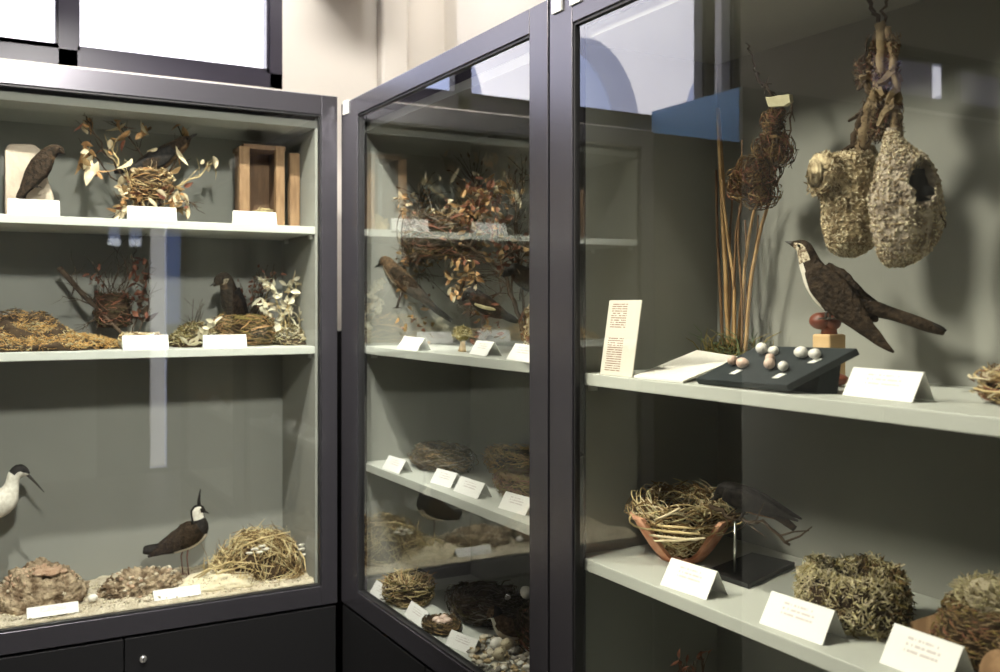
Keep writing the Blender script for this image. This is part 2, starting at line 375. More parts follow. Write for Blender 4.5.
def case(label, ax, u0, u1, p, depth, zt, zs, frame_w, shelves, deck, root_loc, iu0, iu1, splits, hinge_side, shelf_set=0.03, swap=False):
    t = thing('display_case', label, 'display case', root_loc)
    def B(b, ua, ub, pa, pb, za, zb):
        if ax == 'y': b.box((ua,pa,za),(ub,pb,zb))
        else: b.box((pa,ua,za),(pb,ub,zb))
        return b
    pb = p+depth
    for (a, c) in ((u0, iu0), (iu1, u1)):
        B(MB(), a, c, p+0.03, pb, 0.06, zt-0.02).build('side_panel', 'inner', t)
    B(MB(), iu0, iu1, pb-0.02, pb, 0.06, zt-0.02).build('back_panel', 'inner', t)
    B(MB(), u0, u1, p+0.03, pb, zt-0.02, zt).build('top_panel', 'frame', t)
    B(MB(), iu0, iu1, p+0.03, pb-0.02, zt-0.085, zt-0.065).build('ceiling_panel', 'inner', t)
    B(MB(), iu0, iu1, p+0.03, pb-0.02, deck-0.02, deck).build('deck', 'shelf', t)
    for z in shelves:
        sh = B(MB(), iu0, iu1, p+shelf_set, pb-0.02, z-0.020, z).build('shelf', 'shelf', t); bevel(sh, 0.0015)
        for q in (iu0+0.004, iu1-0.004):
            for d in (0.05, depth-0.08):
                b = MB()
                if ax == 'y': b.box((q-0.004,p+d,z-0.032),(q+0.004,p+d+0.014,z-0.0205))
                else: b.box((p+d,q-0.004,z-0.032),(p+d+0.014,q+0.004,z-0.0205))
                b.build('shelf_support', 'steel', t)
    f = MB(); wl, wr, wb_, wt = frame_w
    frame_boxes(f, ax, u0, u1, zs, zt-0.002, wl, wr, wb_, wt, p, p+0.028)
    fo = f.build('door_frame', 'frame', t); bevel(fo, 0.0015)
    g = MB(); frame_boxes(g, ax, u0+wl, u1-wr, zs+wb_, zt-0.002-wt, 0.0045, 0.0045, 0.0045, 0.0045, p+0.003, p+0.02)
    gk = g.build('gasket', 'gasket', t)
    pane(ax, u0+wl+0.002, u1-wr-0.002, zs+wb_+0.002, zt-wt-0.004, p+0.008).build('glass_pane', ['glass', 'glass_in'], t)
    # cupboard below
    ed = [u0+0.002]+list(splits)+[u1-0.002]
    cab = B(MB(), u0, u1, p+0.024, p+0.03, 0.06, zs-0.002)
    cab.build('cupboard_front', 'door', t)
    for i in range(len(ed)-1):
        d = B(MB(), ed[i]+0.002, ed[i+1]-0.002, p+0.002, p+0.022, 0.09, zs-0.008).build('cupboard_door', 'door', t); bevel(d, 0.001)
        if (i == 1 and ax == 'y'):
            lk = MB(); c = Vector((ed[i]+0.043, p+0.001, zs-0.062))
            rg = []
            for (yy, rr) in ((0.0, 0.0085), (-0.003, 0.0085), (-0.0045, 0.0065), (-0.0045, 0.001)):
                rg.append([c+Vector((rr*math.cos(2*math.pi*j/18), yy, rr*math.sin(2*math.pi*j/18))) for j in range(18)])
            lk.rings(rg, 0); lk.box(c+Vector((-0.0012,-0.0052,-0.004)), c+Vector((0.0012,-0.0045,0.004)), 1)
            lo = lk.build('lock', ['steel', 'black'], d)
    B(MB(), u0+0.01, u1-0.01, p+0.05, pb, 0, 0.0595).build('plinth', 'black', t)
    for (uu, zz) in hinge_side:
        b = MB()
        if ax == 'x':
            b.box((p-0.004,uu-0.015,zz-0.032),(p-0.0002,uu+0.015,zz)); b.box((p-0.004,uu-0.015,zz),(p+0.03,uu+0.015,zz+0.004))
        b.build('hinge_plate', 'zinc', t)
    return t
ZT, ZS = 2.10, 0.762
XF = 0.893
left_case = case('grey glass display case under the bright window, facing the room', 'y', -0.13, XF, 2.455, 0.34, 2.102, 0.764, (0.045,0.043,0.050,0.052), [1.757,1.441], 0.812, (0.38,2.6,0), -0.085, 0.842, [0.362], [])
mid_case = case('narrow-looking glass display case in the corner, with twig nests and eggs', 'x', 1.427, 2.445, 0.900, 0.36, 2.080, 0.770, (0.061,0.113,0.052,0.045), [1.445,1.147], 0.815, (1.08,1.93,0), 1.468, 2.36, [1.93], [(2.408,2.078)], shelf_set=0.025)
right_case = case('nearest glass display case, with hanging pouch nests and a long-tailed bird', 'x', 0.425, 1.421, 0.900, 0.36, 2.080, 0.770, (0.07,0.070,0.052,0.060), [1.436,1.127], 0.815, (1.08,0.92,0), 0.470, 1.377, [0.92], [(1.393,2.078),(1.338,2.078)], shelf_set=0.025)

# tall cupboard, blue window light painted on its side; seen only mirrored
t = thing('tall_cupboard', 'tall cupboard with a blue side, mirrored high up in the near glass', 'cupboard', (-1.5,2.7,0))
MB().box((-2.6,2.475,0.06),(-0.515,2.945,2.285)).build('carcass','inner',t)
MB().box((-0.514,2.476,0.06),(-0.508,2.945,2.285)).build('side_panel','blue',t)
for k_ in range(3): bevel(MB().box((-2.6+k_*0.6973+0.003,2.457,0.08),(-2.6+(k_+1)*0.6973-0.001,2.474,2.285)).build('cupboard_door','inner',t),0.0015)
MB().box((-2.6,2.49,0),(-0.51,2.945,0.0595)).build('plinth','black',t)
t = thing('narrow_cupboard', 'narrow dark cupboard between the glass case and the taller cupboard', 'cupboard', (-0.32,2.7,0))
MB().box((-0.507,2.475,0),(-0.132,2.945,2.10)).build('carcass','door',t)
bevel(MB().box((-0.505,2.457,0.03),(-0.134,2.474,2.095)).build('cupboard_door','door',t),0.0015)
cm_, nt_, out_ = nodes('white_translucent_curtain')
tl_ = nt_.nodes.new('ShaderNodeBsdfTranslucent'); tl_.inputs[0].default_value = (0.50,0.485,0.43,1); nt_.links.new(tl_.outputs[0], out_.inputs[0]); M['curtain'] = cm_
fm_, nt_, out_ = nodes('frosted_pane')
tl_ = nt_.nodes.new('ShaderNodeBsdfTranslucent'); tl_.inputs[0].default_value = (0.92,0.96,1.0,1); nt_.links.new(tl_.outputs[0], out_.inputs[0]); M['frosted'] = fm_
b = MB(); n_ = 24  # added curtain, sun behind makes the bright strip mirrored in the glass
for k_ in range(n_+1):
    xx = 1.621+0.145*k_/n_; yy = RY-0.09+0.006*math.sin(k_*1.3); b.v += [Vector((xx,yy,0.04)), Vector((xx,yy,2.30))]
for k_ in range(n_): b.face([2*k_,2*k_+2,2*k_+3,2*k_+1],0,True)
o = b.build('curtain','curtain'); o['label'] = 'added white curtain half across the tall opening in the far rear wall'; o['category'] = 'curtain'
for (x0_,x1_,l_) in ((1.256,1.364,'frosted pane of the small rear window, the one nearer the middle'),(1.436,1.544,'frosted pane of the small rear window, the one nearer the curtain')):
    o = MB().box((x0_,RY-0.045,2.091),(x1_,RY-0.040,2.269)).build('frosted_pane','frosted'); o['label'] = l_; o['category'] = 'window pane'
fm_, nt_, out_ = nodes('blue_frosted_pane')
tl_ = nt_.nodes.new('ShaderNodeBsdfTranslucent'); tl_.inputs[0].default_value = (0.24,0.30,0.44,1); nt_.links.new(tl_.outputs[0], out_.inputs[0]); M['frosted_blue'] = fm_
t = thing('glazed_door', 'door leaf with a blue frosted pane beside the white curtain', 'door', (1.86,RY-0.08,0.02))
MB().box((1.775,RY-0.09,0.025),(1.94,RY-0.06,1.37)).build('lower_panel','wall_rear',t)
MB().box((1.775,RY-0.08,1.3705),(1.94,RY-0.075,2.298)).build('pane','frosted_blue',t)
MBb = MB().box((-1.9,RY+0.002,0),(1.15,RY+0.05,1.87)).build('partition_board', 'panel'); MBb['label'] = 'pale partition board standing along the far rear wall'; MBb['category'] = 'partition'

# ------------------------------------------------------------------ track lights
def spot(label, loc, target, power, angle, size=0.03, color=(1.0,0.93,0.80), blend=0.5):
    loc = Vector(loc); d = (Vector(target)-loc).normalized()
    t = thing('track_spotlight', label, 'spotlight', loc, 'spotlights under the ceiling')
    q = d.to_track_quat('-Z', 'Y').to_matrix()
    b = MB(); rg = []
    for zz, rr in ((0.13,0.02),(0.125,0.040),(0.02,0.045),(0.0,0.048),(0.0,0.043),(0.06,0.030)):
        rg.append([loc+q@Vector((rr*math.cos(2*math.pi*j/20), rr*math.sin(2*math.pi*j/20), zz+0.02)) for j in range(20)])
    b.rings(rg, 0, cap=True); b.build('lamp_can', 'black', t)
    top = Vector((loc.x, loc.y, FZ-0.02))
    MB().tube([loc+q@Vector((0,0,0.145)), top], 0.008, 8).build('stem', 'black', t)
    MB().box(top-Vector((0.04,0.02,0)), top+Vector((0.04,0.02,0.0195))).build('mounting_plate', 'black', t)
    L = bpy.data.lights.new('spot_lamp', 'SPOT'); L.energy = power; L.spot_size = R(angle); L.spot_blend = blend; L.shadow_soft_size = size; L.color = color
    lo = bpy.data.objects.new('spot_lamp', L); COL.objects.link(lo)
    lo.location = loc + d*0.03
    lo.rotation_euler = d.to_track_quat('-Z', 'Y').to_euler()
    return lo
spot('black ceiling spotlight aimed down the window-side case', (0.30,1.55,2.95), (0.30,2.60,1.35), 240, 70, 0.025, (1.0,0.965,0.90))
spot('black ceiling spotlight over the visitor facing the window-side case', (0.10,-0.55,2.95), (0.35,2.7,1.25), 390, 36, 0.11, (1.0,0.965,0.90))
spot('black ceiling spotlight on the far side of the room facing the near case', (-1.00,1.75,2.95), (1.15,0.80,1.45), 330, 38, 0.26)
spot('black ceiling spotlight close above the corner case', (0.30,1.95,2.95), (1.05,1.90,1.2), 120, 62, 0.025)
spot('black ceiling spotlight close above the near case', (0.25,1.22,2.95), (1.0,0.75,1.25), 120, 58, 0.04)

# ------------------------------------------------------------------ card labels
def label_card(A, B_, h, label, group, tilt=28, tab=True, matn='label', deep=None, name='specimen_label'):
    """folded tent card; A,B_ are the two front bottom corners (left, right as seen by a visitor)"""
    A, B_ = Vector(A), Vector(B_); z = max(A.z, B_.z); A.z = B_.z = z+0.0006
    u = (B_-A).normalized(); back = Vector((-u.y, u.x, 0))
    L = (B_-A).length
    up = Vector((0,0,1))*math.cos(R(tilt))*h + back*math.sin(R(tilt))*h
    th = 0.0007
    b = MB(); n = len(b.v)
    C, D = B_+up, A+up
    nn = u.cross(up).normalized()   # faces the visitor
    b.prism([A, B_, C, D], -nn*th, 0); b.uv[0] = [(0,0),(1,0),(1,1),(0,1)]
    # back leaf, folded down to the shelf
    dz = up.z; bo = back*(deep if deep is not None else math.sin(R(tilt))*h*0.9)
    b.prism([D-nn*th*0.2+back*th, C-nn*th*0.2+back*th, C+bo-Vector((0,0,dz)), D+bo-Vector((0,0,dz))], back*th, 1)
    o = b.build(name, [matn, 'paper'])
    o['label'] = label; o['category'] = 'label'; o['group'] = group
    return o
ZA, ZM = 1.757, 1.441
GL = 'folded specimen labels'
for (a, b_, z, hpx, lab) in (
    ((8,217.5),(60,218.5),ZA,0.040,'white label card in front of the pale stone slab with the dark bird'),
    ((128,218.5),(177,220.0),ZA,0.036,'white label card in front of the dry leafy branch on the top shelf'),
    ((234,222.5),(277,224.5),ZA,0.036,'white label card in front of the wooden nest box'),
    ((123,350),(169,350.5),ZM,0.036,'white label card between the golden moss nest and the flowery mossy nest'),
    ((204,350),(247,350),ZM,0.034,'white label card in front of the mossy nest with bleached leaves')):
    A = on_z(a[0], 300, z) if False else on_y(a[0], a[1], 2.502); B_ = on_y(b_[0], b_[1], 2.502)
    A.z = B_.z = z
    label_card(A, B_, hpx, lab, GL+' in the window-side case', tilt=18)
for (a, b_, lab) in (((27,629),(79,618),'narrow white label card on the sand before the round mud nest'),
                ((154,610.5),(201,602),'narrow white label card on the sand before the broken mud nest')):
    A = on_y(a[0], a[1], 2.492); B_ = on_y(b_[0], b_[1], 2.492); A.z = B_.z = 0.826
    label_card(A, B_, 0.026, lab, GL+' in the window-side case', tilt=35)
def rlabel(pa, pb, h, z, lab, grp, tilt=32, **k):
    A = on_z(pa[0], pa[1], z); B_ = on_z(pb[0], pb[1], z)
    return label_card(A, B_, h, lab, grp, tilt=tilt, **k)
G2 = GL+' in the corner case'
rlabel((397,348),(417,351),0.034,1.445,'label card at the left end of the corner case\'s upper shelf',G2)
rlabel((469,354),(486,356.5),0.034,1.445,'label card right of the little tuft of moss on the upper shelf',G2)
rlabel((506,359.5),(528.5,363),0.036,1.445,'label card under the brown flowery nest of the corner case',G2)
rlabel((382,468.5),(399,474),0.036,1.147,'label card before the dark flat nest, at the far end of its shelf',G2)
rlabel((430,482.5),(450,488.5),0.036,1.147,'label card between the dark flat nest and the yellow-rimmed nest',G2)
rlabel((453,491),(477,499.5),0.036,1.147,'label card before the yellow-rimmed nest, beside a shadow gap',G2)
rlabel((498,508),(525,516),0.036,1.147,'label card nearest the door post, below the brown nest',G2)
ZD = 0.815
rlabel((369,594),(384,604.5),0.038,ZD,'label card in front of the pale spiky nest on the case bottom',G2)
rlabel((404,615),(421,627.5),0.036,ZD,'label card left of the small dish of eggs on the case bottom',G2)
rlabel((450,612),(471,622),0.042,ZD,'label card standing between the egg dish and the dark mossy nest',G2)
rlabel((445,645),(472,656),0.034,ZD,'label card in front of the pebble bed with eggs',G2)
G3 = GL+' in the near case'
rlabel((842,395.5),(912,403),0.040,1.436,'large white label card below the long-tailed bird',G3,tilt=30)
rlabel((660,585),(706,600.5),0.044,1.127,'label card in front of the broken clay pot nest',G3)
rlabel((759,623.5),(822,646),0.046,1.127,'label card in front of the pale mossy cup nest',G3)
rlabel((879,663),(948,690),0.050,1.127,'label card in front of the brown nest with the cut log',G3)

# ------------------------------------------------------------------ organic builders
def rnd(a, b): return random.uniform(a, b)
def cup_nest(c, rx, ry, h, mats, strands=400, th=0.0012, hollow=0.55, seed=1, wild=0.35, yaw=0, name='nest', label=None, cat='nest', parent=None, group=None, loose=0.15, base_mi=0, slen=1.2, tilt=None, tangle=1.6):
    """bowl-shaped nest: lumpy bowl plus many bent strands wound around it"""
    random.seed(seed); c = Vector(c); b = MB(); n = 40
    prof = [(0.02,0.0),(0.55,0.0),(0.90,0.14),(1.0,0.45),(0.96,0.78),(0.84,0.97),(0.70,1.0),(hollow,0.86),(hollow*0.8,0.62),(hollow*0.4,0.48),(0.02,0.45)]
    cy, sy = math.cos(yaw), math.sin(yaw)
    def place(lx, ly, lz):
        p = Vector((cy*lx-sy*ly, sy*lx+cy*ly, lz))
        if tilt: p = tilt @ p
        return c+p
    rg = []
    for (pr, ph) in prof:
        ring = []
        for j in range(n):
            q = 2*math.pi*j/n
            k = 1+0.20*noise.noise(Vector((math.cos(q)*1.6+seed, math.sin(q)*1.6, ph*1.5)))+0.08*noise.noise(Vector((math.cos(q)*5+seed, math.sin(q)*5, ph*5)))
            if pr < 0.1: k = 1
            ring.append(place(pr*rx*k*0.91*math.cos(q), pr*ry*k*0.91*math.sin(q), ph*h*(0.94+0.10*noise.noise(Vector((math.cos(q)*1.3, math.sin(q)*1.3, seed))))))
        rg.append(ring)
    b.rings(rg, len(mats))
    nm = len(mats)
    for i in range(int(strands*tangle)):
        s = rnd(0.06, 0.99); k = s*(len(prof)-2); i0 = int(k); fr = k-i0
        pr = prof[i0][0]*(1-fr)+prof[i0+1][0]*fr; ph = prof[i0][1]*(1-fr)+prof[i0+1][1]*fr
        q0 = rnd(0, 2*math.pi); kk = 1+0.20*noise.noise(Vector((math.cos(q0)*1.6+seed, math.sin(q0)*1.6, ph*1.5)))
        L = rnd(0.10, 0.40)*(rx+ry)*0.5*min(1.0, slen); x, y, z = pr*rx*kk*math.cos(q0), pr*ry*kk*math.sin(q0), ph*h
        e = Vector((-math.sin(q0)*1.5+rnd(-.7,.7), math.cos(q0)*1.5+rnd(-.7,.7), rnd(-0.9,0.9))).normalized()
        o_ = Vector((math.cos(q0), math.sin(q0), 0.5*(ph-0.4))); f_ = Vector((rnd(-1,1), rnd(-1,1), rnd(-1,1)))*L*0.35
        pts = []
        for a_, w_ in ((-1,-0.25),(-0.35,0.12),(0.35,0.12),(1,-0.25)):
            p = Vector((x,y,z))+e*L*a_+o_*L*w_+f_*(1-a_*a_)*rnd(0.3,1)
            if p.z < 0.002: p.z = 0.002
            pts.append(place(p.x, p.y, p.z))
        r0 = th*rnd(0.4, 1.0)
        b.tube(pts, [r0*0.5, r0, r0, r0*0.4], 4, random.randrange(nm), cap=False)
    for i in range(int(strands*(1.15-tangle*0.5))):
        s = rnd(0.10, 0.98); k = s*(len(prof)-2); i0 = int(k); fr = k-i0
        pr = prof[i0][0]*(1-fr)+prof[i0+1][0]*fr; ph = prof[i0][1]*(1-fr)+prof[i0+1][1]*fr
        q0 = rnd(0, 2*math.pi); L = rnd(0.3, 1.0)*slen; steps = 5
        slope = rnd(-wild, wild); off = rnd(0.97, 1.03+loose*rnd(0,1)**2); bow = rnd(-0.05, 0.12)
        pts = []
        for t in range(steps+1):
            f = t/steps; q = q0+L*f*rnd(0.94,1.06)
            o = off+bow*math.sin(math.pi*f)
            kk = 1+0.20*noise.noise(Vector((math.cos(q)*1.6+seed, math.sin(q)*1.6, ph*1.5)))
            z = ph*h+slope*h*(f-0.5)+rnd(-0.02,0.02)*h
            pts.append(place(pr*rx*kk*o*math.cos(q), pr*ry*kk*o*math.sin(q), max(z, 0.003)))
        r0 = th*rnd(0.5, 1.3)
        b.tube(pts, [r0*0.6]+[r0]*(steps-1)+[r0*0.4], 4, random.randrange(nm), cap=False)
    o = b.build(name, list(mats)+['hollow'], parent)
    if label: o['label'] = label
    if parent is None: o['category'] = cat
    if group: o['group'] = group
    return o
def tuft_blob(b, c, rx, ry, h, n, L, th, mis, seed=0, dome=1.0, flat=True):
    """add a dome covered in short curly strands"""
    random.seed(seed); c = Vector(c)
    for i in range(n):
        a = rnd(0, 2*math.pi); rr = math.sqrt(rnd(0, 1)); 
        x, y = rr*math.cos(a), rr*math.sin(a)
        z = math.sqrt(max(0, 1-rr*rr))*rnd(0.8, 1.0)*dome
        z = z*(1+0.3*noise.noise(Vector((x*2+seed, y*2, 1))))
        p = c+Vector((x*rx, y*ry, max(z*h, 0.002)))
        d = Vector((rnd(-1,1)+x*0.4, rnd(-1,1)+y*0.4, rnd(-0.25,0.6))).normalized()
        e = Vector((rnd(-1,1), rnd(-1,1), rnd(-1,1)))
        pts = [p-d*L*0.5, p-d*L*0.15+e*L*0.12, p+d*L*0.2+e*L*0.12, p+d*L*0.5]
        for q in pts:
            if flat and q.z < c.z+0.001: q.z = c.z+0.001
        k = rnd(0.5, 1.2)
        b.tube(pts, [th*k*0.5, th*k, th*k, th*k*0.4], 4, random.choice(mis), cap=False)
def dome(b, c, rx, ry, h, mi=0, amp=0.18, seed=0, nu=36, nv=12, freq=2.5, dent=None, yaw=0.0):
    c = Vector(c); rg = []
    for i in range(nv+1):
        t = i/nv; ring = []
        for j in range(nu):
            q = 2*math.pi*j/nu
            th = t*math.pi/2
            x, y, z = math.sin(math.pi/2-th)*math.cos(q), math.sin(math.pi/2-th)*math.sin(q), math.sin(th)
            k = 1+amp*noise.noise(Vector((x*freq+seed, y*freq, z*freq)))+amp*0.5*noise.noise(Vector((x*freq*3+seed, y*freq*3, z*freq*3)))
            zz = z*h*k
            if dent:
                dd = math.hypot(x-dent[0], y-dent[1]); zz -= h*dent[3]*max(0, 1-(dd/dent[2])**2)
            X, Y = x*rx*k, y*ry*k
            ring.append(c+Vector((X*math.cos(yaw)-Y*math.sin(yaw), X*math.sin(yaw)+Y*math.cos(yaw), max(0.0, zz))))
        if i == nv: ring = [c+Vector((0.001*math.cos(2*math.pi*j/nu), 0.001*math.sin(2*math.pi*j/nu), ring[j].z-c.z)) for j in range(nu)]
        rg.append(ring)
    b.rings(rg, mi)
def grow(b, pts, r0, r1, mi=0, n=6, side=0, sl=0.05, leaves=0, lmis=(1,), lL=0.02, lW=0.01, jit=0.004, tipleaf=True, ytarget=None):
    """one stem through pts (smoothed) with side twigs and leaves"""
    P = []
    pts = [Vector(p) for p in pts]
    for i in range(len(pts)-1):
        for k in range(4):
            f = k/4; a = pts[max(i-1,0)]; p = pts[i]; q = pts[i+1]; e = pts[min(i+2,len(pts)-1)]
            P.append(0.5*((2*p)+(q-a)*f+(2*a-5*p+4*q-e)*f*f+(3*p-a-3*q+e)*f**3) + Vector((rnd(-jit,jit), rnd(-jit,jit), rnd(-jit,jit))))
    P.append(pts[-1])
    m = len(P)
    b.tube(P, [r0+(r1-r0)*i/(m-1) for i in range(m)], n, mi)
    for s in range(side):
        i = random.randrange(m//4, m-1); d = (P[i+1]-P[i]).normalized()
        w = (d+Vector((rnd(-1,1), rnd(-0.7,0.7), rnd(-0.6,1)))*1.0).normalized(); L = sl*rnd(0.5,1.2)
        q = [P[i], P[i]+w*L*0.5+Vector((rnd(-1,1), rnd(-1,1), rnd(-1,1)))*L*0.1, P[i]+w*L]
        b.tube(q, [r1*0.9, r1*0.7, r1*0.4], 4, mi)
        if leaves and rnd(0,1) < 0.6: b.leaf(q[-1], w+Vector((0,0,-0.4)), lL*rnd(0.7,1.2), lW*rnd(0.7,1.2), random.choice(lmis), rnd(-0.8,0.8))
    for s in range(leaves):
        i = random.randrange(m//3, m); 
        d = Vector((rnd(-1,1), rnd(-1,1), rnd(-1.2,0.6)))
        b.leaf(P[i], d, lL*rnd(0.6,1.25), lW*rnd(0.6,1.2), random.choice(lmis), rnd(-0.9,0.9))
    return P
def egg(c, r, matn, label, group=None, d=(1,0,0), name='egg'):
    b = MB(); d = Vector(d).normalized(); rg = []; a = Vector((-d.y, d.x, 0)).normalized() if abs(d.z) < 0.9 else Vector((1,0,0)); e = d.cross(a)
    for i in range(13):
        t = math.pi*(0.02+0.96*i/12); x = -math.cos(t)*1.30; rad = math.sin(t)*(1-0.13*x)
        rg.append([Vector(c)+d*x*r+(a*math.cos(2*math.pi*j/16)+e*math.sin(2*math.pi*j/16))*rad*r for j in range(16)])
    b.rings(rg)
    o = b.build(name, matn); o['label'] = label; o['category'] = 'egg'
    if group: o['group'] = group
    return o

# ------------------------------------------------------------------ birds
def catmull(P, n):
    out = []; m = len(P)-1
    for k in range(n+1):
        x = k/n*m; i = min(int(x), m-1); f = x-i
        a, p, q, e = P[max(i-1,0)], P[i], P[i+1], P[min(i+2,m)]
        out.append([0.5*((2*p[c])+(q[c]-a[c])*f+(2*a[c]-5*p[c]+4*q[c]-e[c])*f*f+(3*p[c]-a[c]-3*q[c]+e[c])*f**3) for c in range(len(p))])
    return out
class Bird:
    """traced in side view: px lists are mapped into the vertical plane through `at` with heading angle `head` (world, degrees)"""
    def __init__(s, name, label, ref, at, head, cat='stuffed bird'):
        s.ref = ref; s.at = Vector(at)
        s.D = (s.at-CAM).dot(Vector((SN, CS, 0)))
        s.h = Vector((math.cos(R(head)), math.sin(R(head)), 0)); s.w = Vector((-s.h.y, s.h.x, 0))
        rt = Vector((CS, -SN, 0)).dot(s.h)
        s.kv = s.D/F; s.ku = s.D/F/rt
        s.t = thing(name, label, cat, s.at)
    def P(s, x, y, w=0.0):
        d = ray(x, y); k = (s.at-CAM).dot(s.w)/d.dot(s.w); return CAM+d*k+s.w*w
    def ground(s, x, z):
        d = ray(x, 0); k = (s.at-CAM).dot(s.w)/d.dot(s.w); return CY-(z-CH)/k*F
    def loft(s, spine, mats, part, mfun=None, wide=1.0, off=0.0, n=16, seg=26, amp=0.04, offs=None):
        S = catmull([list(p) for p in spine], seg); C = [s.P(p[0], p[1]) for p in S]; rg = []
        ax_ = (C[-1]-C[0]).normalized(); sgn = 1 if s.w.cross(ax_).z > 0 else -1
        for i, p in enumerate(S):
            t = (C[min(i+1,seg)]-C[max(i-1,0)]).normalized(); up = s.w.cross(t)
            up = up*sgn
            rv = max(p[2]*s.kv, 0.0004); rw = rv*(p[3] if len(p) > 3 else wide)
            o = offs(i/seg) if offs else off
            ring = []
            for j in range(n):
                a = 2*math.pi*j/n
                k = 1+amp*noise.noise(Vector((i*0.9, j*1.3, rv*90)))
                ring.append(C[i]+up*math.cos(a)*rv*k+s.w*(math.sin(a)*rw*k+o))
            rg.append(ring)
        b = MB(); b.rings(rg, 0, mfun=mfun)
        return b.build(part, mats, s.t)
    def wing(s, spine, matn, side, off, wide=0.28, part='wing'):
        b = s.loft(spine, matn, part, wide=wide, offs=lambda t: side*off*(1-0.55*t), n=12, seg=18, amp=0.10); return b
    def bill(s, a, b_, r, matn='bill'):
        s.loft([(a[0],a[1],r),((a[0]+b_[0])/2,(a[1]+b_[1])/2-0.3,r*0.7),(b_[0],b_[1],0.4)], matn, 'bill', wide=0.8, n=8, seg=6, amp=0)
    def eyes(s, x, y, r, off):
        for q in (-1, 1):
            MB().ball(s.P(x, y, q*off), r*s.kv, 0, 10, 6).build('eye', 'eye', s.t)
    def leg(s, pts, off, r, matn='legm', toes=True, tl=4):
        Q = [s.P(x, y, off) for x, y in pts]; b = MB().tube(Q, [r*1.5]+[r]*(len(Q)-1), 6)
        if toes:
            for a in (-0.5, 0, 0.5, 3.1):
                d = (s.h*math.cos(a)+s.w*math.sin(a))*(tl*s.kv)
                if s.flip: d = -d
                b.tube([Q[-1], Q[-1]+d*0.5+Vector((0,0,0.0012)), Q[-1]+d+Vector((0,0,-0.0002))], [r*0.8, r*0.7, r*0.3], 5)
        b.build('leg', matn, s.t)
    flip = False

# ================================================================== LEFT CASE, top shelf
YS = 2.60
# pale slab with dark swift
p0 = on_y(5,218,2.58); p1 = on_y(55,218,2.58); zt_ = on_y(30,143,2.58).z
sl = MB(); n = 10
poly = [Vector((p0.x,2.575,ZA+.0005)), Vector((p1.x,2.575,ZA+.0005)), Vector((p1.x-0.002,2.585,ZA+0.055)), Vector((p1.x-0.018,2.59,ZA+0.11)), Vector((p1.x-0.030,2.592,zt_-0.012)), Vector((p1.x-0.045,2.592,zt_)), Vector((p0.x+0.008,2.59,zt_-0.004)), Vector((p0.x,2.585,zt_-0.02))]
sl.prism([v for v in poly], (0,0.045,0))
o = bevel(sl.build('stone_slab', 'slab'), 0.006, 3); o['label'] = 'pale upright stone slab with a dark bird clinging to it'; o['category'] = 'stone slab'
b = Bird('stuffed_bird', 'small dark brown bird clinging to the pale stone slab', (35,172), on_y(35,172,2.535), -12)
b.loft([(64,153,1.2),(59,150,5),(53,151,6.5),(47,156,8),(40,165,9.5),(33,175,8.5),(27,183,5.5),(22,191,3),(19,197,1.5)], ['f_dark','f_brown'], 'body', mfun=lambda t,a: 1 if 0.3 < a < 0.7 and t > 0.3 else 0, wide=0.8)
for sd in (-1,1): b.wing([(50,158,4),(42,168,8),(33,180,6),(24,192,3),(20 if sd<0 else 24,202,0.8)], 'f_dark', sd, 0.016, 0.3)
b.bill((62,152.5),(65.5,154.5),1.1); b.eyes(60,149.5,1.1,0.010)
for sd in (-1,1): b.leg([(40,174),(37,183),(36,187)], sd*0.006, 0.0014, 'legd', tl=5)
b.loft([(26,184,3),(21,192,3),(17,198,1.5)], 'f_dark', 'tail', wide=1.0, seg=8)
# block at the very left edge
o = MB().box((0.062,2.56,ZA+.0005),(0.10,2.62,ZA+0.16)).build('wooden_post', 'wood_d'); bevel(o,0.003); o['label'] = 'brown wooden post behind the pale stone slab, cut by the picture edge'; o['category'] = 'wooden post'

# dry leafy branch specimen
random.seed(21)
def YP(x, y, d=2.60): return on_y(x, y, d)
t = thing('branch_specimen', 'dry curling branch with pale leaves around a brown nest on the top shelf', 'branch with nest', (YP(150,215).x, 2.60, ZA))
b = MB()
stems = [[(150,214),(140,195),(122,172),(104,150),(92,128),(84,112),(90,108)],
         [(148,214),(132,185),(120,165),(112,147)],
         [(152,214),(160,196),(180,186),(203,172),(216,158)],
         [(146,212),(128,192),(112,176),(98,160),(88,150)],
         [(150,208),(150,180),(138,150),(124,130),(112,120)],
         [(152,206),(168,176),(178,156),(182,138),(178,124)],
         [(150,212),(175,200),(196,205)],
         [(148,212),(132,207),(116,214)]]
for i, s in enumerate(stems):
    dd = rnd(-0.05, 0.06)
    pts = [Vector((YP(x,y,2.60+dd*k/len(s)).x, 2.60+dd*k/len(s), max(YP(x,y,2.60+dd*k/len(s)).z, ZA+0.004))) for k,(x,y) in enumerate(s)]
    grow(b, pts, 0.0032, 0.0012, 1 if i in (1,2) else 0, 6, side=9, sl=0.05)
b.build('branch', ['twig','straw'], t)
b = MB()
